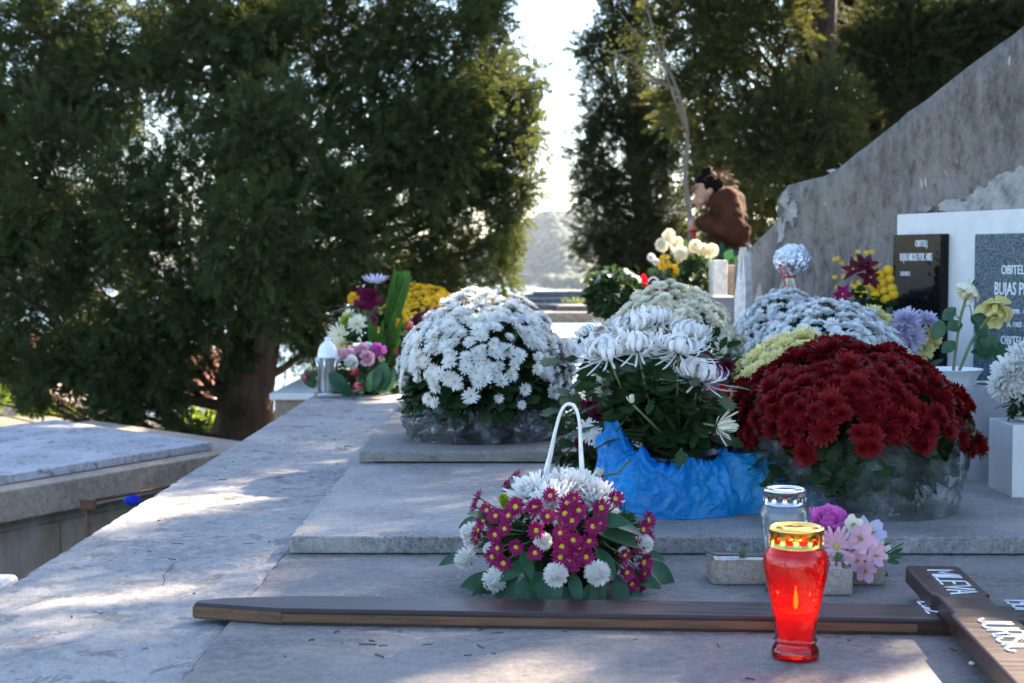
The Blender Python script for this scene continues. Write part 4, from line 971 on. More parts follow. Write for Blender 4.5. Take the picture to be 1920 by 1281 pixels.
# ================================================================== CONCRETE PLANTERS
def planter(label, pxa, pxb, pyb, dep, h, ring_h=0.012):
    a = G(pxa, pyb, 0); b = G(pxb, pyb, 0); w_ = b.x-a.x
    p = thing('planter_box', label, 'planter', ((a.x+b.x)/2, a.y+dep/2, .001))
    bm = bmesh.new(); bmesh.ops.create_cube(bm, size=1); bmesh.ops.scale(bm, vec=(w_, dep, h), verts=bm.verts); bmesh.ops.translate(bm, vec=(0, 0, h/2), verts=bm.verts)
    bm.faces.ensure_lookup_table(); top = max(bm.faces, key=lambda f: f.calc_center_median().z)
    bmesh.ops.inset_region(bm, faces=[top], thickness=ring_h); bmesh.ops.translate(bm, vec=(0, 0, -h*.3), verts=top.verts)
    bmesh.ops.bevel(bm, geom=bm.edges[:], offset=.0025, segments=2, affect='EDGES')
    V, Fc = from_bm(bm); MB().add(V, Fc, 0, False).build('trough', M['conc'], p); MB().add(*boxb(-w_/2+.013, w_/2-.013, -dep/2+.013, dep/2-.013, h*.5, h*.85, .002), 0, False).build('soil', simple('white_pebbles', (.5, .5, .48), .8, 0, .8, 120, .4), p)
    return p
pl1 = planter('concrete planter trough with a dark twig across it left of the candles', 1333, 1452, 1097, .085, .052)
pl2 = planter('concrete planter right behind the red candle with a small succulent', 1478, 1599, 1117, .075, .055)
pl3 = planter('small concrete planter under the pink cloth flowers', 1592, 1661, 1098, .08, .055)
rng = np.random.default_rng(50)
def succulent(root_parent, p, s, mat):
    mb = MB()
    for k in range(5):
        mb.add(*ring(7-k, .05, .8-.1*k, .42, R_(10+16*k), R_(20), .12*k, 3, .1, rng, .3, .15, .5), 0)
    o = mb.build('succulent', mat, root_parent); o.matrix_local = Matrix(frames([p[:]], [(0, -.2, 1)], s, rng)[0].tolist())
M['succ'] = leaf('succulent', (.10, .16, .09), (.18, .26, .14), .1, .4, 20)
M['succb'] = leaf('blue_succulent', (.14, .20, .19), (.26, .34, .33), .1, .4, 20)
for px, py, s_, m, pl in ((1376, 1034, .022, 'succb', pl1), (1392, 1046, .018, 'succ', pl1), (1418, 1036, .02, 'succb', pl1), (1572, 1052, .022, 'succ', pl2)):
    succulent(pl, P(px, py, pl.location.y-.01)-Vector(pl.location), s_, M[m])
q = [P(x, y, pl1.location.y-.045)-Vector(pl1.location) for x, y in ((1318, 1033), (1345, 1041), (1372, 1041), (1400, 1043), (1440, 1044))]
MB().add(*tube(cr(q, 4), .0013, 5)).build('twig', M['twig'], pl1)
sb = thing('cloth_flower_spray', 'spray of pink and magenta cloth flowers resting in the planters', 'artificial flowers', tuple(P(1600, 1060, 3.04)))
L0 = Vector(sb.location)
def bl_peony(s): return [(*ring(n, r0, L, W, R_(el), R_(cu), 0, 4, .15, g_, .3, .75, .65), 0) for g_ in [np.random.default_rng(s)] for n, r0, L, W, el, cu in ((8, .2, .9, .7, 10, 30), (8, .15, .95, .7, 35, 35), (7, .1, .9, .6, 60, 30), (5, .05, .8, .45, 78, 20))]
def bl_gerb(s): g_ = np.random.default_rng(s); return [(*ring(18, .12, .95, .2, R_(12), R_(18), 0, 4, .08, g_, .35, .55), 0), (*ring(14, .1, .75, .18, R_(32), R_(12), .03, 4, .08, g_, .35, .55), 0), (*dome(.16, .08, .08), 1)]
for i, (px, py, d, s_, k, m, n) in enumerate([(1552, 985, 3.06, .046, bl_peony, 'pmg', (-.1, -.5, .9)), (1532, 1000, 3.08, .035, bl_peony, 'pmg', (-.5, -.6, .7)), (1568, 1026, 3.00, .042, bl_gerb, 'ppk', (-.2, -1, .35)),
        (1598, 985, 3.02, .024, bl_orchid, 'pc', (.1, -1, .4)), (1612, 1010, 3.0, .034, bl_orchid, 'ppk', (.2, -1, .1)), (1632, 1000, 3.06, .036, bl_orchid, 'plv', (.4, -.6, .6)), (1607, 1050, 3.0, .026, bl_orchid, 'ppk', (0, -1, -.2)),
        (1640, 1040, 3.0, .026, bl_orchid, 'ppk', (.4, -1, 0)), (1652, 1032, 3.03, .022, bl_orchid, 'pc', (.6, -.8, .2)), (1622, 1068, 2.99, .026, bl_orchid, 'ppk', (.1, -1, -.4))]):
    mb = MB()
    for V, Fc, m2 in k(300+i): mb.add(V, Fc, m2)
    p = P(px, py, d)-L0; o = mb.build('bloom', [M[m], M['ctrg'], M['leaf']], sb); o.matrix_local = Matrix(frames([p[:]], [n], s_, rng)[0].tolist())
mb = MB()
for px, py, dx, dz, s_ in ((1665, 1045, 1, .1, .03), (1668, 1040, 1, .5, .03), (1660, 1050, 1, -.2, .03), (1590, 1045, -.2, -.6, .04), (1600, 1030, .1, -.8, .045), (1640, 1062, .6, -.4, .035), (1585, 1030, -.3, -.8, .04)):
    p = P(px, py, 3.03)-L0; inst(mb, *smooth_leaf(.18, .1, 4), framesx([p[:]], [(dx, -.2, dz)], [(0, -1, .6)], s_, rng, .4))
for k in range(8): mb.add(*tube([(0, 0, -.05), (rng.normal()*.02, -.01, 0), (rng.normal()*.05, -.02, .05)], .0015, 5))
mb.build('foliage', M['bigleaf'], sb)
# ================================================================== RIGHT HAND GROUP: BLOCK VASES, ROSES, ARRANGEMENTS
def block_vase(label, x0, x1, y0, y1, zb, zt_, mat, hole=True):
    o = thing('block_vase', label, 'vase', ((x0+x1)/2, (y0+y1)/2, zb)); w_, d_ = x1-x0, y1-y0
    MB().add(*boxb(-w_/2, w_/2, -d_/2, d_/2, 0, zt_-zb, .003), 0, False).build('block', mat, o)
    if hole: MB().add(*lathe([(.030, 0), (.034, .0015), (.03, .003), (.027, .001), (.0005, .001)], 24, (w_*.05, d_*.0, zt_-zb+.0002))).build('socket', M['rust'], o)
    return o
bv = block_vase('tall grey marble block vase standing empty behind the white one', 1.262, 1.47, 4.25, 4.53, .03, .304, M['greyb'])
wv = block_vase('white marble block vase at the right edge holding a white chrysanthemum', 1.30, 1.50, 3.93, 4.13, .026, .232, M['white'], False)
x = wv.location.x-.0; wf = thing('white_chrysanthemum', 'bunch of full white chrysanthemums in the white block vase at the right edge', 'flowers', (1.385, 4.03, .232))
for i, (px, py, s_, n) in enumerate([(1898, 700, .062, (-.5, -.6, .6)), (1925, 672, .06, (0, -.4, 1)), (1880, 722, .045, (-.8, -.5, .2)), (1930, 715, .06, (0, -1, .3))]):
    mb = MB(); gq = np.random.default_rng(90+i)
    for k in range(11):
        t = k/10; mb.add(*ring(int(22*(1-.5*t)), .1*(1-t)+.02, .95-.4*t, .19, R_(-40+118*t), R_(30), .04+.12*t, 4, .13, gq, .5, .5), 0)
    mb.add(*dome(.2, -.3, .02, 8, 2), 1)
    o = mb.build('bloom', [M['pw'], M['leaf']], wf); o.matrix_local = Matrix(frames([(P(px, py, 4.0)-Vector(wf.location))[:]], [n], s_, rng)[0].tolist())
leaf_mass(wf, 90, .06, .07, .06, rng, .04, .01)
MB().add(*lathe([(.03, 0), (.045, .004), (.048, .012), (.04, .014), (.0005, .012)], 24)).build('dish', M['whitep'], wf)
# rose vase
a = P(1781, 690, 4.35); rv = thing('flower_vase', 'white round vase with two drooping yellow roses before the granite plaque', 'vase with roses', (a.x, 4.35, .03))
hz_ = P(1781, 692, 4.35).z-.03; V, Fc = lathe(smoothprof([(.04, 0), (.045, .01), (.05, .1), (.058, hz_*.7), (.075, hz_-.03), (.092, hz_-.003), (.095, hz_), (.088, hz_-.001), (.07, hz_-.03), (.05, hz_*.6), (.001, hz_*.5)], 4), 48)
MB().add(V, Fc).build('vase', M['whitep'], rv); L0 = Vector(rv.location)
def pp(px, py, d=4.33): return P(px, py, d)-L0
st = MB(); st.add(*tube(cr([pp(1787, 700), pp(1790, 670), pp(1795, 632), pp(1800, 600), pp(1808, 570), pp(1818, 535)], 4), [.0042]*21, 8)); st.add(*tube(cr([pp(1797, 700), pp(1808, 672), pp(1822, 640), pp(1840, 612), pp(1858, 590), pp(1862, 575)], 4), .0048, 8))
st.add(*tube([pp(1800, 600), pp(1790, 588), pp(1783, 592)], .0018, 6)); st.add(*tube([pp(1808, 575), pp(1818, 572), pp(1822, 592)], .0018, 6)); st.build('stem', M['stem'], rv)
for i, (px, py, s_, n) in enumerate([(1812, 548, .034, (-.75, -.2, -.75)), (1865, 585, .040, (-.25, -.75, -.45))]):
    mb = MB()
    for V, Fc, m in bl_rose(400+i): mb.add(V, Fc, m)
    o = mb.build('rose', [M['pc'] if i == 0 else M['py'], M['pY'], M['leaf']], rv); nn = Vector(n).normalized(); o.matrix_local = Matrix(frames([(pp(px, py)-nn*s_*.7)[:]], [n], s_*1.35, rng)[0].tolist())
for px, py, dx, dz, s_ in ((1765, 600, -.3, -1, .06), (1768, 600, .4, .45, .05), (1805, 608, -.9, -.2, .05), (1830, 600, .5, -.9, .06), (1850, 620, .1, -1, .075), (1835, 630, .3, -.9, .07), (1862, 640, .5, -1, .09), (1850, 600, -.9, .2, .045), (1820, 660, .9, -.2, .06), (1785, 592, -.4, -1, .025), (1822, 590, .2, -1, .028), (1790, 640, -.6, -.5, .05)):
    mb = MB(); V, Fc = smooth_leaf(.36, .1, 7); inst(mb, V, Fc, framesx([pp(px-dx*0, py)[:]], [(dx, -.15, dz)], [(.2, -1, .5)], s_, rng, .25)); mb.build('leaf', M['bigleaf'], rv)
# yellow and lavender flowers in front of the black plaque
yl = thing('flower_bunch', 'bunch of lavender and yellow chrysanthemums in a dark vase beside the black plaque', 'flowers', tuple(P(1715, 700, 5.15))); yl.location.z = .05
L0 = Vector(yl.location)
for i, (px, py, s_, m, n) in enumerate([(1700, 600, .055, 'plv', (-.2, -.6, .9)), (1738, 603, .05, 'plv', (.2, -.6, .9)), (1708, 632, .062, 'plv', (0, -1, .3)), (1690, 620, .05, 'plv', (-.5, -.7, .4)), (1747, 632, .048, 'py', (.7, -.8, .3)), (1732, 655, .04, 'py', (.2, -1, -.1)), (1638, 588, .04, 'py', (0, -.5, 1)), (1655, 600, .035, 'py', (0, -.6, .7))]):
    mb = MB()
    for V, Fc, m2 in bl_mum(500+i, 8, 20, .2): mb.add(V, Fc, m2)
    o = mb.build('bloom', [M[m], M[m], M['leaf']], yl); o.matrix_local = Matrix(frames([(P(px, py, 5.15)-L0)[:]], [n], s_*.95, rng)[0].tolist())
    st = MB().add(*tube([(0, 0, .1), (P(px, py, 5.16)-L0)*.6, P(px, py, 5.17)-L0], .003, 6)); st.build('stem', M['stem'], yl)
leaf_mass(yl, 160, .11, .12, .18, rng, .05, .05)
MB().add(*lathe([(.045, 0), (.05, .01), (.06, .13), (.05, .2), (.055, .21), (.001, .2)], 28)).build('vase', M['black'], yl)
# artificial arrangement with yellow balls
d_ = 5.9; af = thing('flower_arrangement', 'artificial arrangement with yellow button balls and a dark red poinsettia by the black plaque', 'artificial flowers', (P(1622, 600, d_).x, d_, Z4)); L0 = Vector(af.location)
for i, (px, py) in enumerate([(1650, 508), (1665, 507), (1645, 520), (1668, 523), (1652, 531), (1638, 540), (1656, 545), (1672, 541), (1640, 552), (1658, 560), (1675, 552), (1648, 517), (1662, 562)]):
    place([MB().add(*ball(1, sub=3, nz=.1, fr=14))] if i == 0 else BALLP, 'button_ball', [M['pY']], af, P(px, py, d_-.03)-L0, (0, 0, 1), .0185+.002*(i % 3), rng) if i else None
    if i == 0: BALLP = [MB().add(*ball(1, sub=3, nz=.1, fr=14))]
for i in range(26):
    px = 1565+85*rng.random(); py = 462+100*rng.random(); 
    if py < 480: px = 1580+60*rng.random()
    mb = MB(); 
    for V, Fc, m in bl_daisy(600+i, 2, .25, 9): mb.add(V, Fc, m)
    o = mb.build('daisy', [M['pY'], M['ctr'], M['leaf']], af); o.matrix_local = Matrix(frames([(P(px, py, d_-.02+.05*rng.random())-L0)[:]], [(rng.normal()*.5, -.8, .6)], .0135, rng)[0].tolist())
for i, (px, py, s_, m, n) in enumerate([(1622, 497, .062, 'pdp', (0, -.7, .8)), (1632, 520, .055, 'pdp', (.2, -1, .2)), (1580, 552, .045, 'pm', (-.3, -1, .2)), (1612, 542, .036, 'pY', (0, -1, .2)), (1600, 505, .05, 'pdp', (-.5, -.8, .5))]):
    mb = MB(); gq = np.random.default_rng(int(s_*1000)+i)
    mb.add(*ring(6, .03, 1, .5, R_(5), R_(15), 0, 4, .12, gq, .2, .05, .5), 0); mb.add(*ring(5, .03, .75, .4, R_(30), R_(15), .03, 4, .12, gq, .2, .05, .5), 0); mb.add(*dome(.1, .06, .05), 1)
    o = mb.build('poinsettia' if m == 'pdp' else 'bloom', [M[m], M['ctr'], M['leaf']], af); o.matrix_local = Matrix(frames([(P(px, py, d_-.05)-L0)[:]], [n], s_, rng)[0].tolist())
leaf_mass(af, 260, .12, .2, .30, rng, .055, .1); MB().add(*lathe([(.06, 0), (.07, .01), (.08, .2), (.085, .21), (.001, .2)], 28)).build('pot', M['black'], af)
# foil wrapped bouquet
d_ = 6.25; fb = thing('foil_wrapped_bouquet', 'bouquet wrapped in crumpled silver foil and tied with a thin red ribbon by the wall', 'bouquet', (P(1482, 560, d_).x, d_, Z4)); L0 = Vector(fb.location)
c1 = P(1487, 487, d_)-L0
V, Fc = ball(1, (0, 0, 0), (1, 1, 1), 5)
def fv(v):
    a_ = mnoise.voronoi(v*2.6)[0]; b_ = mnoise.voronoi(v*6)[0]; return 1+.20*(a_[1]-a_[0])+.07*(b_[1]-b_[0])+.12*mnoise.noise(v*1.5)
V = np.array([Vector(v)*fv(Vector(v)) for v in V])*np.array([.074, .06, .062])+np.array(c1[:])
MB().add(V, Fc, 0, False).build('foil', M['foil'], fb)
zk = (P(1472, 520, d_)-L0).z; ck = P(1478, 520, d_)-L0
pr = [(.085, 0), (.08, zk*.4), (.06, zk*.75), (.022, zk), (.05, zk+.05)]
V, Fc = lathe(smoothprof(pr, 8), 60); V = np.array(V); aa = np.arctan2(V[:, 1], V[:, 0]); k = 1+.18*np.sin(aa*9+V[:, 2]*20)+.08*np.sin(aa*21); V[:, :2] *= k[:, None]; V[:, 0] += ck.x; MB().add(V, Fc, 0, False).build('wrap_skirt', M['film2'], fb)
MB().add(*tube(cr([ck+Vector((-.025, -.02, 0)), ck+Vector((0, -.035, .004)), ck+Vector((.025, -.02, 0)), ck+Vector((0, .03, 0)), ck+Vector((-.025, -.02, 0))], 4), .003, 6)).add(*tube(cr([ck+Vector((0, -.035, 0)), ck+Vector((-.045, -.05, .05)), ck+Vector((-.01, -.04, -.06)), ck+Vector((.0, -.05, -.11))], 5), .003, 6)).build('ribbon', M['prd'], fb)
# ================================================================== MIDDLE DISTANCE
# purple and white cut flowers behind the basket handle, red ones behind the spider flowers
def bunch(name, label, cat, base, items, nleaf, lr, lz, vase=None, group=None, lsize=.05, zc=.15, seed=1):
    rng = np.random.default_rng(seed); o = thing(name, label, cat, base, 0, group); L0 = Vector(o.location); st = MB(); cache = {}
    for i, (px, py, d, s_, kind, mats, n, nm) in enumerate(items):
        p = P(px, py, d)-L0; key = (kind, mats)
        if key not in cache:
            mb = MB()
            for V, Fc, m in kind(700+i+seed*13): mb.add(V, Fc, min(m, len(mats)-1))
            ob = mb.build(nm, [M[m] for m in mats], o); cache[key] = ob.data
        else: ob = bpy.data.objects.new(nm, cache[key]); COL.objects.link(ob); ob.parent = o
        ob.matrix_local = Matrix(frames([p[:]], [n], s_, rng)[0].tolist())
        b = Vector((p.x*.15, p.y*.15, min(.08, p.z*.5))); st.add(*tube([b, b*.4+p*.6, p], [.003, .0025, .002], 5))
    st.build('stems', M['stem'], o)
    if nleaf: leaf_mass(o, nleaf, lr, lz, zc, rng, lsize, .03)
    if vase == 'pot': MB().add(*lathe([(.075, 0), (.08, .004), (.095, .14), (.1, .141), (.1, .155), (.09, .155), (.001, .14)], 32)).build('pot', M['black'], o)
    elif vase: MB().add(*lathe([(.04, 0), (.045, .004), (.03, .02), (.04, .09), (.05, .15), (.046, .15), (.001, .1)], 28)).build('vase', M[vase], o)
    return o
dsy = lambda s: bl_daisy(s, 4, .2, 20)
mumk = lambda s: bl_mum(s, 7, 20, .2)
b0 = P(1108, 860, 4.3)
bunch('flower_bunch', 'wine red and white chrysanthemum bunch just behind the basket handle', 'flowers', (b0.x, 4.35, Z2),
      [(1108, 762, 4.25, .034, mumk, ('pdp', 'pdp', 'leaf'), (-.4, -.8, .5), 'bloom'), (1122, 778, 4.22, .034, mumk, ('pdp', 'pdp', 'leaf'), (.2, -1, .1), 'bloom'), (1102, 780, 4.3, .03, mumk, ('pdp', 'pdp', 'leaf'), (-.7, -.7, .1), 'bloom'), (1104, 808, 4.2, .038, dsy, ('pw', 'ctrg', 'leaf'), (-.2, -1, .1), 'daisy'), (1121, 826, 4.18, .030, dsy, ('pw', 'ctrg', 'leaf'), (.3, -.8, .5), 'daisy'),
       (1128, 800, 4.28, .03, mumk, ('pdp', 'pdp', 'leaf'), (.5, -.7, .1), 'bloom'), (1088, 832, 4.25, .022, mumk, ('pdp', 'pdp', 'leaf'), (-.8, -.6, -.1), 'bloom'), (1092, 800, 4.3, .02, mumk, ('pdp', 'pdp', 'leaf'), (-.8, -.6, .1), 'bloom')],
      200, .11, .16, 'black', zc=.12, seed=2)
b0 = P(1335, 800, 4.45)
bunch('flower_bunch', 'mixed purple and pink bunch half hidden behind the spider flowers', 'flowers', (b0.x, 4.5, Z2),
      [(1322+dx, 690+dy, 4.4, .025, mumk, ('pdp', 'pdp', 'leaf') if k % 3 else ('pmg', 'pdp', 'leaf'), (.2, -.8, .5), 'bloom') for k, (dx, dy) in enumerate([(-25, -8), (-5, -20), (12, -5), (30, 8), (38, 25), (42, -2), (20, 25), (-60, -4), (-75, 0), (30, 38)])]+
      [(1335, 745, 4.3, .03, bl_rose, ('prd', 'prd', 'leaf'), (0, -1, .3), 'rose'), (1352, 738, 4.35, .025, bl_rose, ('prd', 'prd', 'leaf'), (.5, -1, .3), 'rose')],
      220, .13, .2, 'black', zc=.2, seed=3)
a = P(1328, 840, 4.15); candle('grave_candle', 'small red grave candle half hidden behind the spider chrysanthemum leaves', (a.x, 4.15, Z2+.001), .8, M['redglass'], M['gold'], M['wax'], False)
a = P(1381, 600, 8.4); candle('grave_candle', 'distant red grave candle at the foot of the grey stone box', (a.x, 8.4, Z4+.001), .9, M['redglass'], M['silver'], M['wax'], False)
# translucent white vase behind the white ball
a = P(1046, 790, 5.62); vs = thing('plastic_vase', 'translucent white footed vase behind the big white chrysanthemum ball', 'vase', (a.x, 5.62, Z3))
MB().add(*lathe(smoothprof([(.048, 0), (.05, .008), (.03, .02), (.032, .028), (.043, .05), (.05, .10), (.058, .18), (.068, .26), (.065, .26), (.055, .18), (.04, .06), (.001, .04)], 4), 40)).build('vase', petal('milky_plastic', (.72, .68, .64), None, .5), vs)
# ---- left far group on the ledge
a = G(614, 745, -.008); ln = thing('grave_lantern', 'white plastic grave lantern with a domed top and silver base at the ledge edge', 'lantern', (a.x, a.y+.02, -.007), .35)
MB().add(*lathe([(.052, .0), (.058, .004), (.06, .02), (.05, .028), (.048, .034), (.048, .15), (.06, .19), (.062, .2)], 6)).build('panes', M['clearglass'], ln)
MB().add(*box((.115, .115, .022), .004, (0, 0, .011)), 0, False).build('base', M['silver'], ln)
MB().add(*lathe([(.028, .022), (.030, .03), (.034, .19), (.03, .195), (.001, .195)], 6)).build('inner_candle', M['waxw'], ln)
for k in range(6):
    an = k*math.pi/3; q = [(.05*math.cos(an), .05*math.sin(an), .03), (.05*math.cos(an), .05*math.sin(an), .15), (.062*math.cos(an), .062*math.sin(an), .20)]; MB().add(*tube(q, .004, 6)).build('frame_bar', M['silver'], ln)
MB().add(*lathe(smoothprof([(.048, .195), (.052, .2), (.05, .215), (.046, .24), (.036, .262), (.018, .278), (.014, .282), (.014, .300), (.001, .302)], 4), 32)).build('dome', M['whitep'], ln)
tul = lambda s: [(*ring(6, .1, 1.0, .8, R_(55), R_(50), 0, 5, .06, np.random.default_rng(s), .3, .5, .6), 0), (*ring(5, .06, 1.0, .7, R_(68), R_(30), 0, 5, .06, np.random.default_rng(s), .3, .5, .6), 1), (*dome(.3, -.3, .1, 8, 2), 2)]
b0 = P(690, 742, 7.6); bx = (b0.x, 7.7, -.008)
tt = ('pw', 'prd', 'bigleaf'); tr2 = ('prd', 'pw', 'bigleaf'); pk = ('ppk', 'pmg', 'leaf')
cl = bunch('cloth_flower_pot', 'low pot of pink and red cloth tulips and roses right of the white lantern', 'artificial flowers', bx,
      [(655, 668, 7.55, .045, bl_rose, pk, (-.4, -.8, .4), 'rose'), (678, 660, 7.6, .045, bl_rose, pk, (0, -.8, .6), 'rose'), (690, 672, 7.5, .045, bl_rose, pk, (0, -1, .2), 'rose'), (705, 660, 7.6, .05, bl_rose, ('pmg', 'pmg', 'leaf'), (.3, -.8, .4), 'rose'), (662, 680, 7.5, .04, bl_rose, ('pw', 'pw', 'leaf'), (-.3, -1, .2), 'rose'),
       (668, 700, 7.45, .05, tul, tr2, (-.3, -1, .4), 'tulip'), (672, 722, 7.42, .055, tul, tr2, (0, -1, -.2), 'tulip'), (714, 676, 7.45, .04, tul, tt, (.3, -1, .5), 'tulip'), (713, 692, 7.48, .035, tul, tr2, (.2, -1, 0), 'tulip'), (690, 652, 7.7, .03, bl_rose, ('pw', 'pw', 'leaf'), (0, -.6, 1), 'rose'), (640, 665, 7.7, .035, bl_rose, pk, (-.6, -.6, .5), 'rose')],
      120, .17, .12, None, zc=.1, seed=5, lsize=.06)
rng = np.random.default_rng(77); L0 = Vector(cl.location)
for px, py, dx, dz, s_ in ((650, 735, -.5, .6, .13), (690, 735, .4, .8, .14), (712, 738, .15, 1, .16), (705, 735, .5, .9, .13), (672, 742, .1, .3, .09), (726, 736, .2, 1, .12), (660, 742, -.2, .2, .1)):
    mb = MB(); V, Fc = smooth_leaf(.3, .1, 7); p = P(px, py, 7.45)-L0; inst(mb, V, Fc, framesx([p[:]], [(dx, -.1, dz)], [(0, -1, .3)], s_, rng, .2)); mb.build('leaf', M['bigleaf'] if px % 2 else M['brightleaf'] if 'brightleaf' in M else M['bigleaf'], cl)
MB().add(*lathe([(.05, 0), (.055, .003), (.075, .09), (.07, .09), (.001, .08)], 28)).build('pot', M['black'], cl)
t1 = bunch('cloth_tulip', 'single red cloth tulip lying left of the white lantern', 'artificial flowers', (P(590, 735, 7.95).x, 7.95, -.008), [(577, 708, 7.9, .045, tul, tr2, (-.6, -.8, .2), 'tulip')], 0, .1, .1, None, seed=6)
mb = MB(); inst(mb, *smooth_leaf(.35, .1, 7), framesx([(.0, 0, .01)], [(-.4, -.1, .8)], [(0, -1, .3)], .11, rng, .1)); mb.build('leaf', M['bigleaf'], t1)
t2 = bunch('cloth_tulips', 'three red and white cloth tulips leaning towards the big white ball', 'artificial flowers', (P(745, 735, 7.9).x, 7.9, -.008),
      [(766, 617, 7.8, .045, tul, tr2, (.3, -.6, .9), 'tulip'), (760, 644, 7.75, .045, tul, tr2, (.4, -.8, .5), 'tulip'), (742, 660, 7.75, .038, tul, tr2, (.2, -1, .2), 'tulip')], 60, .1, .18, None, zc=.12, seed=7)
ga = bunch('flower_arrangement', 'tall mixed arrangement with a fan of green blades and a lilac daisy on top', 'flowers', (P(705, 700, 8.1).x, 8.1, -.008),
      [(704, 530, 8.0, .075, bl_gerb, ('plv', 'ctrg', 'leaf'), (0, -.2, 1), 'daisy'), (665, 562, 8.0, .04, bl_pom, ('pY', 'pY', 'leaf'), (-.3, -.8, .5), 'pompon'), (680, 560, 8.05, .035, bl_pom, ('pY', 'pY', 'leaf'), (.2, -.8, .5), 'pompon'), (637, 628, 7.9, .065, bl_gerb, ('pc', 'ctrg', 'leaf'), (-.5, -.9, .2), 'daisy'),
       (670, 608, 7.9, .06, dsy, ('pc', 'ctrg', 'leaf'), (-.1, -.9, .5), 'daisy'), (650, 602, 7.95, .045, mumk, ('lime', 'lime', 'leaf'), (-.5, -.6, .5), 'bloom'), (640, 645, 7.92, .045, dsy, ('py', 'ctrg', 'leaf'), (-.4, -.9, .1), 'daisy'), (655, 590, 8.0, .04, dsy, ('pc', 'ctrg', 'leaf'), (-.4, -.7, .6), 'daisy')]+
      [(690+10*math.cos(k*2.4)+dx, 562+14*math.sin(k*2.4), 7.95, .022, dsy, ('pdp', 'ctr', 'leaf') if k % 3 else ('pm', 'ctr', 'leaf'), (rng.normal()*.4, -1, .4), 'daisy') for k in range(16) for dx in (0, -12 if k % 2 else 9)]+
      [(740, 615, 7.95, .03, bl_pom, ('pY', 'pY', 'leaf'), (.3, -1, .2), 'pompon'), (744, 605, 7.98, .025, bl_pom, ('pY', 'pY', 'leaf'), (.3, -1, .2), 'pompon'), (697, 600, 7.95, .03, dsy, ('pm', 'ctr', 'leaf'), (0, -1, .2), 'daisy')],
      320, .17, .26, 'black', zc=.22, seed=8, lsize=.07)
L0 = Vector(ga.location); mb = MB(); mb2 = MB()
for k in range(13):
    t = k/12; bx_ = P(715+rng.normal()*3, 680, 8.0)-L0; tp_ = P(738+34*t, 500+12*abs(t-.2)+10*rng.random(), 8.0+.05*rng.random())-L0
    inst(mb, *smooth_leaf(.042, .0, 8), framesx([bx_[:]], [(tp_-bx_)[:]], [(.3, -1, 0)], (tp_-bx_).length, rng, .25))
for k in range(16):
    bx_ = P(712+rng.normal()*6, 700, 7.95)-L0; tp_ = P(690+70*rng.random(), 590+50*rng.random(), 7.85)-L0
    inst(mb, *smooth_leaf(.07, .15, 8), framesx([bx_[:]], [(tp_-bx_)[:]], [(.3, -1, 0)], (tp_-bx_).length, rng, .25))
mb.build('green_blades', leaf('blade_leaf', (.02, .07, .01), (.05, .13, .02), .35, .35, 5), ga)
a = P(800, 700, 9.2)
mum_pot('bright yellow chrysanthemum ball at the far end of the ledge', 'potted plant', P(790, 600, 9.4).x, 9.4, -.05, .31, .575, .22, 430, lambda s: bl_mum(s, 4, 12, .34), [M['pY'], M['pY'], M['leaf']], .026, 31, .13, .15, group='potted chrysanthemums on the graves', leaves=400)
mum_pot('wine purple chrysanthemum ball in front of the bright yellow one', 'potted plant', P(822, 650, 8.5).x, 8.55, -.008, .26, .40, .13, 430, lambda s: bl_mum(s, 4, 12, .34), [M['pdp'], M['pdp'], M['leaf']], .024, 32, .12, .13, group='potted chrysanthemums on the graves', leaves=400)
# ---- centre far group
mum_pot('small grey white chrysanthemum ball before the pale stone blocks', 'potted plant', P(1290, 560, 9.0).x, 9.0, .12, .205, .385, .12, 380, lambda s: bl_mum(s, 4, 10, .36), [M['pc'], M['ctrg'], M['leaf']], .019, 33, .11, .1, group='potted chrysanthemums on the graves', leaves=700, bumps=.1, gap=lambda v, r: r.random() < .8)
slab('grave_slab', 'raised grey slab far behind the cream flowers', P(1150, 600, 8.8).x, P(1420, 600, 8.8).x, 8.75, 12.0, -.3, .118, M['slab2'])
sprw = lambda s: bl_mum(s, 8, 18, .24)
bunch('flower_bunch', 'tall cream chrysanthemums with orange yellow sprays before the person', 'flowers', (P(1285, 560, 9.7).x, 9.7, .12),
      [(1254, 446, 9.6, .05, bl_pom, ('pc', 'pc', 'leaf'), (0, -.6, .9), 'bloom'), (1242, 461, 9.55, .05, bl_pom, ('pc', 'pc', 'leaf'), (-.3, -.8, .4), 'bloom'), (1268, 458, 9.6, .045, bl_pom, ('pc', 'pc', 'leaf'), (.3, -.7, .6), 'bloom'), (1276, 476, 9.5, .055, bl_pom, ('pc', 'pc', 'leaf'), (0, -1, .2), 'bloom'),
       (1303, 464, 9.55, .048, bl_pom, ('pc', 'pc', 'leaf'), (0, -.9, .5), 'bloom'), (1316, 470, 9.6, .045, bl_pom, ('pc', 'pc', 'leaf'), (.2, -.8, .6), 'bloom'), (1330, 472, 9.6, .055, bl_pom, ('pc', 'pc', 'leaf'), (.5, -.8, .3), 'bloom'), (1222, 484, 9.6, .03, bl_pom, ('pwb', 'pwb', 'leaf'), (-.4, -.7, .4), 'bloom'), (1232, 492, 9.6, .028, bl_pom, ('pwb', 'pwb', 'leaf'), (-.4, -.7, .2), 'bloom')]+
      [(1238+38*rng.random(), 482+38*rng.random(), 9.5, .018, bl_daisy, ('pY', 'pY', 'leaf'), (0, -1, .3), 'daisy') for k in range(22)],
      900, .24, .38, 'black', zc=.30, seed=9, lsize=.07)
b0 = P(1152, 600, 9.0)
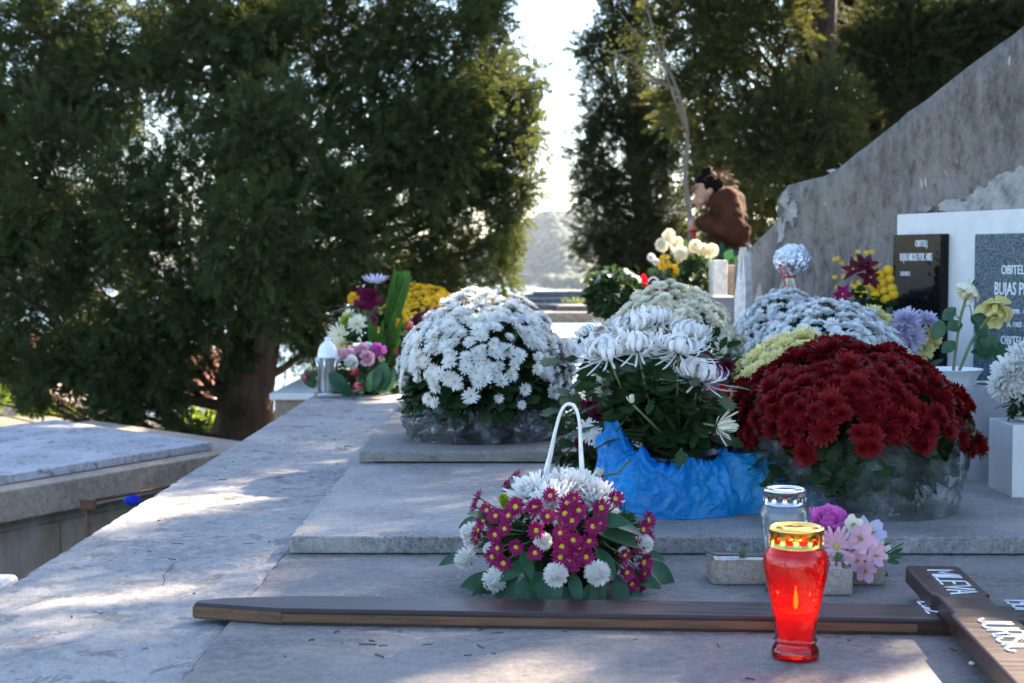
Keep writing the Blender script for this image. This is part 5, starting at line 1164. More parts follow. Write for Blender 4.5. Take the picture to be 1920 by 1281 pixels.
bunch('potted_plant', 'dark leafy plant with few white blooms in a black pot beyond the polished slab', 'potted plant', (b0.x, 8.95, .292),
      [(1158+dx, 520+dy, 8.9, .035, sprw, ('pw', 'pc', 'leaf'), (dx*.02, -.5, .9), 'bloom') for dx, dy in ((-10, 2), (5, 0), (22, -2), (34, 4), (-32, 6), (-26, -4), (14, -8))],
      900, .17, .15, 'pot', zc=.19, seed=10, lsize=.05)
tag(MB().add(*boxb(b0.x-.12, b0.x+.14, 8.84, 9.1, .074, .29, .006), 0, False).build('stone_block', M['far']), 'grey stone block carrying the dark leafy potted plant', 'stone block')
rb = thing('ribboned_basket', 'small basket with a white hoop handle and a big red ribbon bow', 'basket', (P(1218, 560, 9.3).x, 9.3, .12)); L0 = Vector(rb.location)
q = [P(x, y, 9.3)-L0 for x, y in ((1212, 552), (1212, 535), (1220, 522), (1230, 522), (1237, 535), (1238, 552))]; MB().add(*tube(cr(q, 5), .006, 8)).build('handle', M['whitep'], rb)
MB().add(*lathe([(.05, 0), (.06, .01), (.075, .08), (.07, .08), (.001, .07)], 24)).build('bowl', M['tan'], rb)
mb = MB()
for pts, wd_ in (([(1222, 546), (1200, 530), (1208, 518), (1220, 545)], .03), ([(1222, 546), (1240, 535), (1238, 550), (1224, 548)], .03), ([(1222, 546), (1200, 545), (1190, 558)], .028), ([(1222, 546), (1205, 560), (1192, 572)], .028), ([(1220, 546), (1212, 538), (1202, 524)], .03)):
    c_ = cr([P(x, y, 9.2)-L0 for x, y in pts], 6); V = []; 
    for i, p in enumerate(c_): V += [(p.x, p.y-.01, p.z+wd_*.5), (p.x+.008, p.y+.012, p.z), (p.x, p.y, p.z-wd_*.5)]
    mb.add(V, [(i*3+k, i*3+k+1, (i+1)*3+k+1, (i+1)*3+k) for i in range(len(c_)-1) for k in range(2)])
mb.build('bow', M['prd'], rb)
# pale upright stones, grey box and dark gravestone
def upblock(name, label, pxa, pxb, pyt, pyb, d, dep, mat, cat='gravestone'):
    a = P(pxa, pyt, d); b = P(pxb, pyb, d); return tag(MB().add(*boxb(a.x, b.x, d, d+dep, b.z, a.z, .008), 0, False).build(name, mat if not isinstance(mat, str) else M[mat]), label, cat)
upblock('gravestone', 'pale upright gravestone with a tilted top left of the wall end', 1338, 1364, 488, 556, 9.25, .25, 'pale')
upblock('gravestone', 'tan upright stone half behind the pale gravestone', 1365, 1384, 497, 556, 9.4, .2, 'tan')
upblock('stone_box', 'grey stone box standing on the far slab', 1337, 1388, 557, 606, 8.5, .5, 'far', 'stone box')
upblock('stone_box', 'narrow pale slab edge left of the grey stone box', 1316, 1334, 556, 606, 8.55, .4, 'pale', 'stone box')
upblock('gravestone', 'low black polished gravestone leaning by the grey stone box', 1392, 1412, 545, 640, 8.0, .35, 'blackgran')
a1 = at_t(1416, 560); tag(MB().add(*[([(P1+WD*a1[0]+wn*.12+WD*u).to_tuple()[:2]+(z,) for u, z in ((0, 0.0), (.09, 0.0), (.09, .55), (.07, .72), (.055, .58), (.04, .74), (.02, .6), (.0, .5))]+[(P1+WD*a1[0]+wn*.08+WD*u).to_tuple()[:2]+(z,) for u, z in ((0, 0.0), (.09, 0.0), (.09, .55), (.07, .72), (.055, .58), (.04, .74), (.02, .6), (.0, .5))]), [tuple(range(8)), tuple(range(8, 16))]+[(i, (i+1) % 8, 8+(i+1) % 8, 8+i) for i in range(8)]], 0, False).build('broken_slab', M['pale']), 'pale splintered upright slab leaning on the lower wall', 'broken stone')
# ================================================================== HOUSES FAR LEFT
hs2 = thing('stone_house', 'distant stone house with a red tile roof at the far left edge', 'house', (P(0, 760, 46).x, 46, -9))
x1 = P(62, 760, 46).x-hs2.location.x; ze = P(30, 743, 46).z+9
def rub():
    t = NT('rubble_masonry'); c = t.coord((1, 1, 1.6)); v = t.n('ShaderNodeTexVoronoi', {'Vector': c, 'Scale': 3.2}); e = t.n('ShaderNodeTexVoronoi', {'Vector': c, 'Scale': 3.2}, feature='DISTANCE_TO_EDGE').outputs[0]
    s_ = t.n('ShaderNodeSeparateColor', {0: v.outputs['Color']}).outputs[0]; col = t.ramp(s_, [(0, (.30, .24, .19)), (1, (.52, .45, .38))]); return t.done(t.pr(t.mix(t.ramp(e, [(.03, 1), (.07, 0)]), col, (.15, .12, .1)), .9))
M['rubble'] = rub()
MB().add(*boxb(-9, x1, 0, 8, -3, ze), 0, False).build('wall', M['rubble'], hs2)
V = [(-9.3, -.4, ze), (x1+.3, -.4, ze), (x1+.3, 4, ze+1.6), (-9.3, 4, ze+1.6), (-9.3, 8.4, ze), (x1+.3, 8.4, ze)]; V += [(a, b, c+.18) for a, b, c in V]
MB().add(V, [(0, 1, 2, 3), (3, 2, 5, 4), (6, 7, 8, 9), (9, 8, 11, 10), (0, 1, 7, 6), (1, 2, 8, 7), (2, 5, 11, 8), (0, 3, 9, 6), (4, 5, 11, 10), (3, 4, 10, 9)], 0, False).build('roof', M['terra'], hs2)
wa = P(36, 752, 46)-hs2.location; wb = P(54, 779, 46)-hs2.location
wf_ = MB().add(*boxb(wa.x, wb.x, -.06, .1, wb.z, wa.z, .01), 0, False).build('window', M['tan'], hs2); MB().add(*boxb(wa.x+.06, wb.x-.06, -.075, -.065, wb.z+.06, wa.z-.06), 0, False).build('pane', M['glassdark'], wf_)
def house(label, pxa, pxb, pyt, d, mat, roof=True):
    a = P(pxa, pyt, d); b = P(pxb, pyt, d); h = thing('village_house', label, 'house', (a.x, d, a.z-5)); w_ = b.x-a.x
    MB().add(*boxb(0, w_, 0, 7, -5, 5), 0, False).build('wall', mat, h)
    V = [(-.3, -.3, 5), (w_+.3, -.3, 5), (w_+.3, 3.5, 6.6), (-.3, 3.5, 6.6), (-.3, 7.3, 5), (w_+.3, 7.3, 5)]; V += [(p, q, r+.2) for p, q, r in V]
    MB().add(V, [(0, 1, 2, 3), (3, 2, 5, 4), (6, 7, 8, 9), (9, 8, 11, 10), (0, 1, 7, 6), (1, 2, 8, 7), (2, 5, 11, 8), (0, 3, 9, 6), (4, 5, 11, 10), (3, 4, 10, 9)], 0, False).build('roof', M['terra'], h)
    for k in range(int(w_/1.8)):
        for z in (1.8, 3.6): MB().add(*boxb(.6+k*1.8, 1.4+k*1.8, -.03, .05, z-.6, z+.5), 0, False).build('window', M['glassdark'], h)
house('white plastered village house with a red roof glimpsed through the left tree branches', 290, 400, 745, 60, M['white'])
# ================================================================== TREES
def spray(seed=1, n=9, w=.085, lf=.40):
    g = np.random.default_rng(seed); V = []; Fc = []
    def dia(b, d, L, W, up):
        d = d/np.linalg.norm(d); s = np.cross(d, up); s /= np.linalg.norm(s)+1e-9; k = len(V)
        V.extend([b, b+d*L*.45+s*W, b+d*L, b+d*L*.45-s*W]); Fc.append((k, k+1, k+2, k+3))
    for i in range(n):
        t = i/n; b = np.array([t, 0, -.12*t*t])
        for s in (-1, 1):
            d = np.array([.75, s*.75, g.normal()*.35]); dia(b, d, lf*(1.1-t*.6), w*.5, np.array([0, g.normal()*.7, 1.]))
    dia(np.array([.75, 0, -.07]), np.array([1., 0, -.1]), .4, w*.5, np.array([0, 0, 1.])); return np.array(V), np.array(Fc)
SPR = [spray(k) for k in range(3)]
def tree(name, label, base, trunk, tr, lobes, nclump, nspray, mat, barkm, seed, ssize=.16, cl=.26, droop=.25, group=None, limbs=None, bias=.5):
    """lobes: world (x, y, z, rx, ry, rz); each grows clumps of sprays carried by twigs"""
    g = np.random.default_rng(seed); o = thing(name, label, 'tree', base, 0, group); L0 = np.array(base, float)
    tw = MB(); tp = [Vector(p)-Vector(base) for p in trunk]; fine = cr(tp, 5); rr = np.interp(np.linspace(0, 1, len(fine)), np.linspace(0, 1, len(tr)), tr)
    V, Fc = tube(fine, list(rr), 18)
    V = [(x+.05*rr[0]*mnoise.noise(Vector((x*6, y*6, z*1.5)))*4, y+.05*rr[0]*4*mnoise.noise(Vector((x*6+9, y*6, z*1.5))), z) for x, y, z in V]; tw.add(V, Fc)
    top = [np.array(p[:]) for p in fine]; vol = np.array([l[3]*l[4]*l[5] for l in lobes])**.72; vol /= vol.sum(); cen = []; lim = MB()
    for li, l in enumerate(lobes):
        c = np.array(l[:3])-L0; k = max(3, int(round(nclump*vol[li])))
        cand = [p for p in top if p[2] < c[2]+.1] or top[:1]; st = min(cand, key=lambda p: np.linalg.norm((p-c)*np.array([1, 1, .55])+np.array([0, 0, .3])))
        mid = (st+c)/2+np.array([0, 0, -.12*np.linalg.norm(c-st)]); R0 = float(np.interp(st[2], [top[0][2], top[-1][2]], [rr[0], rr[-1]]))*.45
        path = cr([Vector(st), Vector(mid), Vector(c)], 5); lim.add(*tube(path, list(np.linspace(max(.02, min(.06, R0*.7)), .010, len(path))), 8))
        n = g.normal(size=(k, 3)); n /= np.linalg.norm(n, axis=1, keepdims=True); r = g.random(k)**bias; p = c+n*r[:, None]*np.array(l[3:6]); cen += [(q, m) for q, m in zip(p, n)]
        for q in p[::3]:
            a = path[int(g.integers(2, len(path)))]; mq = (Vector(a)+Vector(q))/2; mq.z -= .04; tw_r = .006+.006*g.random(); lim.add(*tube([a, mq, Vector(q)], [tw_r*1.6, tw_r, tw_r*.5], 4, False))
    C = np.array([c for c, _ in cen]); Nn = np.array([m for _, m in cen]); K = len(C); per = max(1, nspray//K); mb = MB()
    cs = cl*(.55+.8*g.random(K)); idx = np.repeat(np.arange(K), per); N = len(idx)
    d = g.normal(size=(N, 3)); d /= np.linalg.norm(d, axis=1, keepdims=True); rad = g.random(N)**.6
    dirc = Nn[idx]*.6+np.array([0, 0, .35]); off = d*rad[:, None]*cs[idx][:, None]*np.array([.8, .8, 1.15]); pos = C[idx]+off
    dr = d*.9+dirc*.8+np.array([0, 0, -droop]); sz = ssize*(.6+.7*g.random(N))
    for k in range(3): inst(mb, *SPR[k], framesx(pos[k::3], dr[k::3], np.tile([0, 0, 1.], (len(pos[k::3]), 1))+d[k::3], sz[k::3], g, .5), 0, False)
    tw.build('trunk', barkm, o); lim.build('branches', barkm, o); mb.build('crown', mat, o); return o
def lobe(px, py, d, rx, rz_, ry=None):
    p = P(px, py, d); k = d/F; return (p.x, p.y, p.z, rx*k, ry or rx*k*.6, rz_*k)
M['cyp'] = leaf('cypress_needles', (.010, .024, .009), (.040, .066, .018), .32, .85, 1.6, 30, (.20, .22, .05))
M['pin'] = leaf('pine_needles', (.016, .027, .009), (.046, .062, .018), .30, .85, 1.4, 30, (.22, .21, .05))
M['dark'] = leaf('dark_juniper_needles', (.008, .020, .010), (.026, .045, .016), .26, .85, 1.6, 30, (.15, .15, .04))
D = 13.0
b = P(462, 900, D); tp = P(470, 600, D)
tree('cypress_tree', 'huge dark spreading cypress with a thick reddish trunk filling the left', (b.x, D, -1.3),
     [(b.x-.02, D, -1.3), (b.x, D, -.6), (P(475, 620, D).x, D, P(475, 620, D).z), (P(500, 420, D).x, D+.1, P(500, 420, D).z), (P(470, 100, D).x, D, P(470, 100, D).z), (P(480, -250, D).x, D, P(480, -250, D).z)], [.34, .26, .22, .16, .12, .05],
     [lobe(60, 60, 13, 260, 240), lobe(90, 330, 12.6, 240, 230), lobe(60, 560, 12.4, 220, 200), lobe(210, 690, 12.4, 190, 90), lobe(-60, 660, 12.8, 160, 100), lobe(330, 120, 12.8, 230, 230), lobe(310, 420, 12.2, 200, 200), lobe(330, 640, 12.6, 150, 130),
      lobe(520, 60, 12.6, 220, 210), lobe(560, 330, 12.3, 170, 170), lobe(560, 520, 13.2, 150, 90), lobe(740, 60, 12.8, 200, 200), lobe(740, 290, 12.6, 170, 150), lobe(710, 460, 13.0, 150, 100), lobe(900, 60, 13.2, 105, 150), lobe(930, 210, 13, 95, 100),
      lobe(960, 330, 13.1, 75, 70), lobe(880, 380, 13, 130, 90), lobe(960, 440, 13.2, 50, 50), lobe(900, 480, 13.2, 75, 55), lobe(800, 530, 13.4, 120, 45), lobe(650, 560, 13.4, 100, 40), lobe(985, 120, 13.2, 40, 60), lobe(1000, 250, 13.2, 32, 60), lobe(940, 525, 13.3, 22, 30), lobe(590, 640, 13.2, 70, 60), lobe(585, 590, 13.3, 75, 55), lobe(605, 690, 13.5, 55, 40), lobe(850, 495, 13, 90, 42), lobe(190, 760, 12.2, 110, 32), lobe(320, 770, 12.2, 90, 34), lobe(130, 700, 12.2, 120, 60), lobe(880, 140, 12.6, 90, 100), lobe(840, 250, 12.5, 100, 80), lobe(930, 290, 12.8, 80, 60), lobe(870, 330, 12.9, 90, 60), lobe(480, 250, 11.6, 120, 120), lobe(460, 430, 11.5, 120, 110), lobe(500, 560, 11.7, 100, 70), lobe(620, 420, 12, 110, 90), lobe(390, 560, 11.9, 100, 80), lobe(-140, 300, 13.5, 200, 300)],
     1400, 64000, M['cyp'], M['bark'], 1, .122, .175)
D = 18.0; b = P(1215, 700, D)
tree('juniper_tree', 'dark lacy juniper right of the bright gap, beyond the person', (b.x, D, -1.0), [(b.x, D, -1.2), (b.x+.05, D, .3), (P(1190, 200, D).x, D, P(1190, 200, D).z), (P(1200, -120, D).x, D, P(1200, -120, D).z)], [.2, .16, .10, .04],
     [lobe(1190, 20, D, 70, 70), lobe(1140, 80, D, 60, 50), lobe(1102, 105, D, 35, 30), lobe(1180, 200, D, 75, 60), lobe(1125, 190, D, 45, 45), lobe(1120, 290, D, 50, 55), lobe(1200, 320, D, 80, 70), lobe(1120, 360, D, 50, 45), lobe(1230, 420, D, 80, 60), lobe(1130, 430, D, 55, 45), lobe(1180, 480, D, 75, 45), lobe(1250, 240, D, 70, 90), lobe(1150, 495, D, 45, 30), lobe(1270, 470, D, 60, 55), lobe(1085, 345, D, 18, 20)],
     400, 8000, M['dark'], M['barkd'], 2, .15, .22)
D = 13.5; b = P(1560, 700, D)
tree('pine_tree', 'broad olive green conifer overhanging the wall behind the person', (b.x, D, -.2), [(b.x, D, -.3), (b.x-.03, D, .6), (P(1545, 200, D).x, D, P(1545, 200, D).z), (P(1560, -250, D).x, D, P(1560, -250, D).z)], [.17, .14, .11, .05],
     [lobe(1290, 40, 13.4, 80, 100), lobe(1340, 180, 13.2, 95, 80), lobe(1400, 60, 13.0, 120, 110), lobe(1335, 275, 13.3, 55, 50), lobe(1440, 250, 13.0, 110, 80), lobe(1430, 340, 13.4, 80, 45), lobe(1490, 330, 13.5, 60, 60), lobe(1530, 150, 15.5, 80, 80), lobe(1560, 30, 15.6, 100, 70), lobe(1520, 260, 13.8, 80, 50), lobe(1410, -120, 13, 180, 90), lobe(1445, 400, 13.8, 45, 30), lobe(1380, 420, 14.2, 60, 50), lobe(1340, 350, 14, 60, 60), lobe(1545, 210, 13.0, 70, 70), lobe(1560, 320, 13.0, 70, 50), (1.6, 13.2, 4.3, .9, .9, .5), (2.6, 12.2, 4.5, .9, .9, .5), (3.1, 10.9, 4.2, .8, .8, .45), (2.9, 14.2, 5.2, .9, .9, .5), (.9, 13.8, 4.0, .7, .7, .4)],  # last lobes, above the view, are added to shade the ledge and left tomb
     560, 33000, M['pin'], M['barkd'], 3, .14, .22)
D = 14.0; b = P(1735, 700, D)
tree('pine_tree', 'shaded conifer with dark bare limbs behind the upper wall', (b.x, D, -.2), [(b.x, D, -.3), (b.x+.02, D, 1.0), (P(1700, 130, D).x, D, P(1700, 130, D).z), (P(1745, -200, D).x, D, P(1745, -200, D).z)], [.24, .2, .15, .06],
     [lobe(1640, 230, 15.2, 90, 90), lobe(1690, 90, D, 100, 90), lobe(1800, 80, D, 90, 45), lobe(1750, 190, D, 80, 50), lobe(1640, 20, D+1.6, 80, 60), lobe(1870, 45, D, 110, 45), lobe(1590, 310, D, 60, 50), lobe(1980, 40, D, 120, 120)],
     340, 13000, M['dark'], M['barkd'], 4, .15, .22)
# unseen tree added at the right, its lobes and gaps shaped to dapple the graves
tree('pine_tree', 'tall conifer rising behind the wall beyond the right edge', (5.2, 8.6, -.2), [(5.2, 8.6, -.2), (5.2, 8.6, 1.5), (5.3, 8.5, 4), (5.3, 8.5, 6)], [.2, .17, .12, .05],
     [(4.9, 8.6, 3.6, .9, .9, .5), (5.6, 8.6, 4.4, 1.1, 1.1, .7), (3.3, 6.7, 4.0, .7, .8, .4), (3.4, 8.1, 4.0, .8, .8, .4), (3.3, 9.5, 4.0, .8, .8, .4), (6.2, 7.4, 3.3, 1.1, 1, .6), (5.0, 9.6, 4.2, 1, 1, .6), (3.9, 5.6, 4.2, .8, .8, .4)],
     260, 14000, M['pin'], M['bark'], 5, .15, .24)
# thin pale sapling behind the person
D = 11.9; b = P(1290, 560, D); sg = np.random.default_rng(3)
sap = thing('sapling', 'thin pale sapling with bare forks and a few yellow leaves behind the person', 'tree', (b.x, D, -.2)); L0 = Vector(sap.location)
mb = MB()
def br(pts, r0, r1): q = cr([P(x, y, D+dd)-L0 for x, y, dd in pts], 5); mb.add(*tube(q, list(np.linspace(r0, r1, len(q))), 8))
br([(1297, 560, 0), (1296, 430, 0), (1285, 340, 0), (1288, 250, 0), (1270, 170, 0), (1235, 90, 0), (1215, 20, 0)], .026, .008)
br([(1270, 170, 0), (1230, 150, -.1), (1190, 120, -.1), (1150, 100, 0), (1120, 90, 0)], .016, .005); br([(1262, 150, 0), (1240, 110, .1), (1190, 60, .1), (1160, 20, 0)], .014, .005); br([(1288, 250, 0), (1270, 200, -.2), (1250, 140, -.2), (1240, 60, -.2)], .012, .004); br([(1235, 160, 0), (1205, 150, .1), (1170, 160, .1)], .008, .003)
mb.build('trunk', M['bark2'], sap); N = 200
pos = np.array([(P(1130+110*sg.random(), 40+100*sg.random()**.8, D+sg.normal()*.2)-L0)[:] for _ in range(N)]); mb = MB(); inst(mb, *smooth_leaf(.3, .15, 3), framesx(pos, sg.normal(size=(N, 3)), sg.normal(size=(N, 3)), .042*(.6+.7*sg.random(N)), sg))
mb.build('leaves', leaf('yellowing_leaf', (.10, .12, .03), (.18, .17, .04), .5, .5, 8, 30, (.5, .42, .08)), sap)
# bushes
def bush(label, px, py, d, rx, rz_, n, mat, seed, size=.09, name='bush'):
    c = P(px, py, d); g = np.random.default_rng(seed); o = thing(name, label, 'bush', (c.x, d, c.z-rz_*d/F)); m = g.normal(size=(n, 3)); m /= np.linalg.norm(m, axis=1, keepdims=True)
    pos = m*(g.random(n)**.4)[:, None]*np.array([rx*d/F, rx*d/F, rz_*d/F])+np.array([0, 0, rz_*d/F]); pos *= 1+.15*g.normal(size=(n, 1))*.4
    mb = MB(); inst(mb, *smooth_leaf(.3, .2, 3), framesx(pos, m+g.normal(size=m.shape)*.6, g.normal(size=m.shape), size*(.6+.7*g.random(n)), g)); mb.build('leaves', mat, o)
    st = MB()
    for k in range(8): st.add(*tube([(0, 0, -.3), tuple(pos[k]*.6), tuple(pos[k])], [.02, .012, .005], 5))
    st.build('stems', M['bark2'], o); return o
M['brightleaf'] = leaf('sunny_leaf', (.07, .14, .025), (.14, .22, .04), .4, .45, 4, 30, (.35, .4, .06))
bush('bright green bush beside the distant stone house', 95, 800, 30, 60, 38, 1500, M['brightleaf'], 1, .16)
bush('green bush cut by the left edge above the distant house', -30, 730, 28, 48, 45, 1200, M['brightleaf'], 2, .15)
bush('yellowish bush at the foot of the big left trunk', 365, 812, 15, 50, 34, 900, M['brightleaf'], 3, .10)
bush('dusty olive bush behind the far slab stack', 1145, 520, 24, 45, 18, 700, leaf('olive_leaf', (.16, .19, .12), (.28, .31, .20), .3, .6, 5, 30), 4, .12)
bush('dark green shrub below the person beside the wall end', 1330, 520, 10.6, 70, 30, 900, M['bigleaf'], 5, .12)
for i, (px, py, s_) in enumerate(((1548, 322, .05), (1560, 325, .045), (1540, 330, .04), (1568, 316, .05))): pass
sw = thing('wall_weed', 'small pale weed rooted on top of the wall corner', 'weed', (0, 0, 0)); tt_, zz_ = at_t(1553, 326); wp = P1+WD*tt_-wn*.1; sw.location = (wp.x, wp.y, zz_-.01)
mb = MB(); g2 = np.random.default_rng(8)
for k in range(14): inst(mb, *smooth_leaf(.3, .4, 4), framesx([(0, 0, .0)], [(g2.normal(), g2.normal(), .6)], [(0, 0, 1)], .06+.03*g2.random(), g2))
mb.build('leaves', M['succb'], sw)
# grass tufts on the sunlit slab edge and between far stones
def tuft(pts, nm, n=60, s_=.06, mat='brightleaf'):
    mb = MB(); g2 = np.random.default_rng(9)
    for (x, y, z, rx, ry) in pts:
        pos = np.array([x, y, z])+g2.normal(size=(n, 3))*np.array([rx, ry, 0]); d = g2.normal(size=(n, 3))*.5; d[:, 2] = 1; inst(mb, *smooth_leaf(.05, .3, 3), framesx(pos, d, g2.normal(size=(n, 3)), s_*(.5+g2.random(n)), g2))
    return mb.build(nm, M[mat], kind='stuff')
a = P(1128, 600, 14.0); a2 = P(1090, 572, 15.6); a3 = P(1000, 549, 17.0); a4 = P(940, 552, 17.3)
tuft([(a.x, 14, .035, .12, .3), (a2.x, 15.65, .27, .12, .03), (a3.x, 17.3, a3.z-.05, .3, .1), (a4.x, 17.3, a4.z-.03, .3, .1)], 'grass', 70, .055)
# ================================================================== PERSON (one continuous body, coat and hair over it)
def capsule(bm, p, q, r0, r1, n=14):
    p, q = Vector(p), Vector(q); k = max(2, int((q-p).length/(min(r0, r1)*.5))+1)
    for i in range(k+1):
        t = i/k; bmesh.ops.create_icosphere(bm, subdivisions=2, radius=r0+(r1-r0)*t, matrix=Matrix.Translation(p.lerp(q, t)))
def ell(bm, c, s, rx=0, ry=0, rz=0): bmesh.ops.create_icosphere(bm, subdivisions=3, radius=1, matrix=Matrix.Translation(c)@Euler((rx, ry, rz)).to_matrix().to_4x4()@Matrix.Diagonal((*s, 1)))
def remeshed(name, build, voxel, mat, parent=None, smooth=3, disp=None):
    bm = bmesh.new(); build(bm); me = bpy.data.meshes.new('t'); bm.to_mesh(me); bm.free(); t = bpy.data.objects.new('t', me); COL.objects.link(t)
    m = t.modifiers.new('r', 'REMESH'); m.mode = 'VOXEL'; m.voxel_size = voxel; m.use_smooth_shade = True
    if smooth: s_ = t.modifiers.new('s', 'SMOOTH'); s_.iterations = smooth; s_.factor = .5
    dg = bpy.context.evaluated_depsgraph_get(); r = bpy.data.meshes.new_from_object(t.evaluated_get(dg)); bpy.data.objects.remove(t)
    if disp:
        for v in r.vertices: v.co += disp(v.co, v.normal)
    r.name = name; r.materials.clear(); r.materials.append(mat); o = bpy.data.objects.new(name, r); COL.objects.link(o)
    if parent: o.parent = parent
    return o
PD = 11.0; hp_ = P(1330, 500, PD); PX = hp_.x; gzp = -.10
def W(px, py, dd=0.0): p = P(px, py, PD+dd); return Vector((p.x-PX, dd, p.z-gzp))
# joints, from the photograph: bent forward to the left, both hands on a red candle
head = W(1326, 357); neck = W(1346, 369); chest = W(1360, 394); waist = W(1370, 443); hip = W(1374, 480)
shL, shR = chest+Vector((-.02, -.16, .06)), chest+Vector((.02, .16, .06))
elL, elR = W(1384, 438, -.26), W(1360, 430, .22); wrL, wrR = W(1312, 418, -.075), W(1312, 416, .075)
cnd = W(1300, 428)
def body(bm):
    ell(bm, head+Vector((0, 0, .01)), (.092, .075, .110), 0, R_(28), 0); ell(bm, head+Vector((-.045, 0, -.065)), (.05, .048, .06), 0, R_(28), 0)     # skull, jaw
    fw = Vector((-.82, 0, -.45)).normalized(); dn = Vector((.45, 0, -.82)).normalized()*-1; dn = Vector((-.35, 0, -.9)).normalized()
    fc = head+fw*.088
    ell(bm, fc+Vector((-.012, 0, -.028)), (.020, .013, .022), 0, R_(20), 0); ell(bm, fc+Vector((.004, 0, -.066)), (.014, .022, .008)); ell(bm, fc+Vector((.022, 0, -.088)), (.020, .024, .018))
    for s in (-1, 1):
        ell(bm, head+Vector((.015, s*.076, -.01)), (.022, .010, .032)); ell(bm, fc+Vector((.012, s*.032, .0)), (.012, .016, .010)); ell(bm, fc+Vector((.012, s*.03, .022)), (.012, .022, .008)); ell(bm, fc+Vector((.035, s*.04, -.045)), (.025, .022, .025))
    capsule(bm, head+Vector((.03, 0, -.06)), neck+Vector((.02, 0, -.02)), .052, .062)
    capsule(bm, neck+Vector((.02, 0, -.03)), chest, .07, .13); capsule(bm, chest, waist, .13, .12); capsule(bm, waist, hip, .12, .145)
    for s, sh, el, wr in ((-1, shL, elL, wrL), (1, shR, elR, wrR)):
        capsule(bm, chest+Vector((0, 0, .04)), sh, .08, .06); capsule(bm, sh, el, .05, .042); capsule(bm, el, wr, .042, .026)
        hc = wr.lerp(cnd+Vector((.03, s*.035, .015)), .62); capsule(bm, wr, hc, .026, .030); ell(bm, hc, (.040, .018, .034))       # palm
        for k in range(4):    # fingers curl round the candle
            b0 = hc+Vector((-.030, s*.004, .024-.017*k)); L = (.036, .042, .040, .032)[k]
            p1 = b0+Vector((-L*.55, s*.006, -.004)); p2 = p1+Vector((-L*.45, -s*.016, -.006)); p3 = p2+Vector((-.006, -s*.018, -.004)); capsule(bm, b0, p1, .0095, .0088); capsule(bm, p1, p2, .0088, .008); capsule(bm, p2, p3, .008, .007)
        b0 = hc+Vector((.0, -s*.006, .03)); capsule(bm, b0, b0+Vector((-.025, -s*.012, .022)), .012, .010); capsule(bm, b0+Vector((-.025, -s*.012, .022)), b0+Vector((-.05, -s*.016, .018)), .010, .008)
        kn = Vector((hip.x-.05, s*.10, .47)); an = Vector((hip.x+.03, s*.11, .07)); capsule(bm, hip+Vector((0, s*.08, -.02)), kn, .095, .062); capsule(bm, kn, an, .062, .042); capsule(bm, an+Vector((.02, 0, -.03)), an+Vector((-.17, 0, -.04)), .042, .034)
pers = remeshed('person', body, .0075, M['skin'], None, 2); pers.location = (PX, PD, gzp); tag(pers, 'person in a brown coat with dark hair tied up bending over a red candle', 'person')
def fold(c, n):
    k = mnoise.noise(Vector((c.x*12, c.y*8, c.z*16)))*.5+(1-2*abs(mnoise.noise(Vector((c.x*5+3, c.y*5, c.z*8)))))*.5; return n*.034*k
def coat(bm):
    capsule(bm, neck+Vector((.02, 0, -.045)), chest+Vector((.01, 0, .0)), .09, .145); capsule(bm, chest+Vector((.01, 0, 0)), waist+Vector((-.02, 0, 0)), .145, .15); capsule(bm, waist+Vector((-.02, 0, 0)), hip+Vector((-.03, 0, -.10)), .15, .175)
    ell(bm, chest+Vector((.02, 0, .02)), (.12, .22, .15))
    for s, sh, el, wr in ((-1, shL, elL, wrL), (1, shR, elR, wrR)):
        capsule(bm, chest+Vector((.0, s*.05, .03)), sh, .12, .095); capsule(bm, sh, el, .092, .08); capsule(bm, el, wr.lerp(el, .10), .085, .052)
ct = remeshed('coat', coat, .012, M['coat'], pers, 1, fold)
def collar(bm):
    for k in range(14):
        a = 2*math.pi*k/14; bmesh.ops.create_icosphere(bm, subdivisions=2, radius=.034, matrix=Matrix.Translation(neck+Vector((.03, 0, -.02))+Vector((.085*math.cos(a), .085*math.sin(a), .035*math.cos(a)+.01))))
        bmesh.ops.create_icosphere(bm, subdivisions=2, radius=.03, matrix=Matrix.Translation(neck+Vector((.03, 0, .015))+Vector((.092*math.cos(a), .088*math.sin(a), .035*math.cos(a)+.01))))
remeshed('collar', collar, .012, M['coat'], pers, 1)
def hair(bm):
    ell(bm, head+Vector((.028, 0, .032)), (.098, .088, .098), 0, R_(25), 0); ell(bm, head+Vector((-.03, 0, .075)), (.06, .07, .045), 0, R_(-20), 0)
    ell(bm, head+Vector((-.005, 0, .135)), (.042, .042, .036)); ell(bm, head+Vector((.10, 0, -.02)), (.035, .055, .06)); ell(bm, head+Vector((.01, 0, .16)), (.022, .03, .02))
remeshed('hair', hair, .009, M['hair'], pers, 1, lambda c, n: n*.005*mnoise.noise(Vector((c.x*30, c.y*45, c.z*30))))
g2 = np.random.default_rng(4); mb = MB()
for k in range(80):
    b0 = head+Vector((.04+.05*g2.normal(), .05*g2.normal(), .06+.05*g2.random())); a0 = g2.random()*6.28; L = .03+.05*g2.random(); d1 = Vector((.5+.5*g2.normal(), g2.normal()*.5, .4+.5*g2.normal())).normalized()
    mb.add(*tube([b0, b0+d1*L, b0+d1*L*1.6+Vector((.01, 0, -.03))], [.002, .0015, .0006], 3))
for k in range(24):
    b0 = head+Vector((-.075, .05*g2.normal(), .03)); mb.add(*tube([b0, b0+Vector((-.03, .01*g2.normal(), -.02+.01*g2.normal())), b0+Vector((-.05-.02*g2.random(), .01, -.05))], [.003, .002, .0008], 3))
mb.build('loose_hair', simple('hair_strands', (.16, .075, .035), .5), pers)
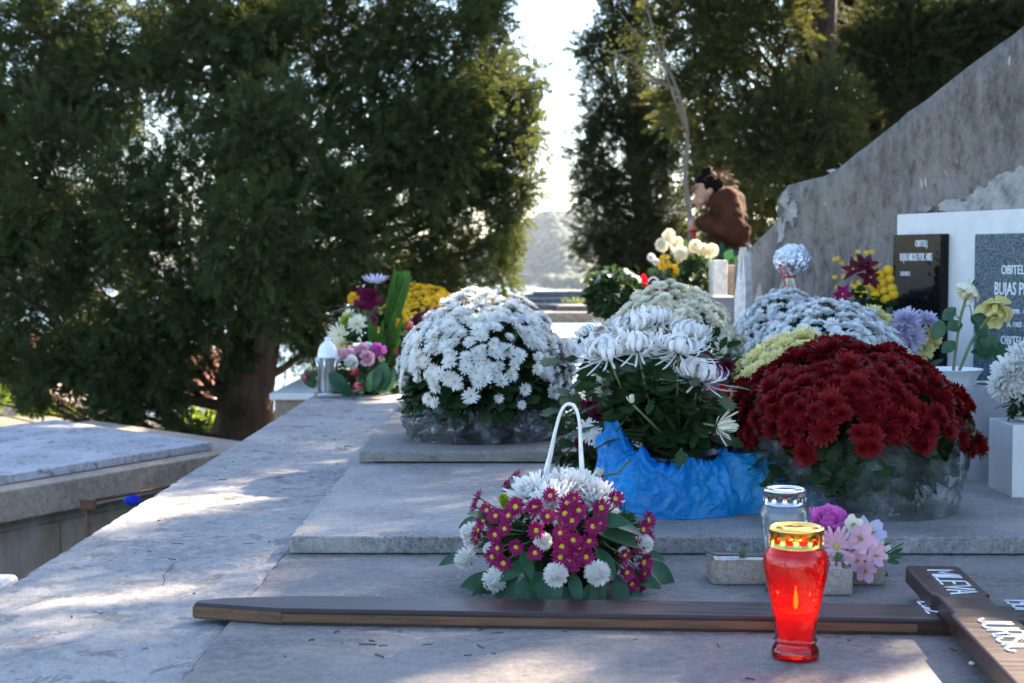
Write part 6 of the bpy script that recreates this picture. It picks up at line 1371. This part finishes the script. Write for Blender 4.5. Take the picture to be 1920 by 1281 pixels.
def trous(bm):
    capsule(bm, hip+Vector((0, 0, 0)), hip+Vector((0, 0, -.05)), .16, .15)
    for s in (-1, 1):
        kn = Vector((hip.x-.05, s*.10, .47)); an = Vector((hip.x+.03, s*.11, .07)); capsule(bm, hip+Vector((0, s*.08, -.04)), kn, .112, .078); capsule(bm, kn, an, .078, .06); capsule(bm, an+Vector((.03, 0, -.025)), an+Vector((-.19, 0, -.025)), .052, .042)
remeshed('trousers', trous, .014, M['cuff'], pers, 2, lambda c, n: n*.006*mnoise.noise(c*12))
cw = cnd+Vector((PX, PD, gzp)); candle('grave_candle', 'small red grave candle held in the hands of the person', (cw.x, cw.y, cw.z-.075), .62, M['redglass'], M['silver'], M['wax'], False)
# ================================================================== LITTER
g2 = np.random.default_rng(12); mb = MB()
for k in range(110):
    if k < 70: x = -1.0+.45*g2.random() if k % 3 else -.5+1.6*g2.random(); y = 1.9+4.5*g2.random()**1.3; z = -.008 if x < -.54 else (.0 if y < 3.33 else .041 if y < 4.6 else .078)
    else: x = -.4+1.3*g2.random(); y = 2.45+.28*g2.random(); z = 0
    if y > 5.8: continue
    a0 = g2.random()*6.28; L = .004+.012*g2.random()**2; c_, s_ = math.cos(a0)*L, math.sin(a0)*L
    mb.add(*tube([(x-c_, y-s_, z+.0012), (x+s_*.08, y-c_*.08, z+.002), (x+c_, y+s_, z+.0012)], .0006+.0006*g2.random(), 4))
mb.build('dry_litter', M['twig'], kind='stuff')
g2 = np.random.default_rng(13)
a = G(1790, 1190, 0); b_ = G(1812, 1205, 0); gs = thing('cut_stem', 'short cut green stem lying beside the wooden cross', 'plant stem', tuple(a))
MB().add(*tube([(0, 0, .004), (b_-a)*.5+Vector((0, 0, .006)), (b_-a)+Vector((0, 0, .004))], [.003, .0035, .0025], 7)).build('stem', simple('fresh_stem', (.16, .33, .05), .4), gs)
mb = MB()
for k in range(30): p = (b_-a)+Vector((.004+.02*g2.random(), -.004-.02*g2.random(), .002+.004*g2.random())); mb.add(*tube([p, p+Vector((g2.normal()*.006, g2.normal()*.006, .002))], .0009, 4))
mb.build('withered_end', M['twig'], gs)
a = G(1822, 1248, 0); tag(MB().add(*ball(.0042, (a.x, a.y, .004), (1.2, 1, .8), 2, .15)).build('pebble', M['white']), 'tiny white pebble on the front slab beside the cross', 'pebble')
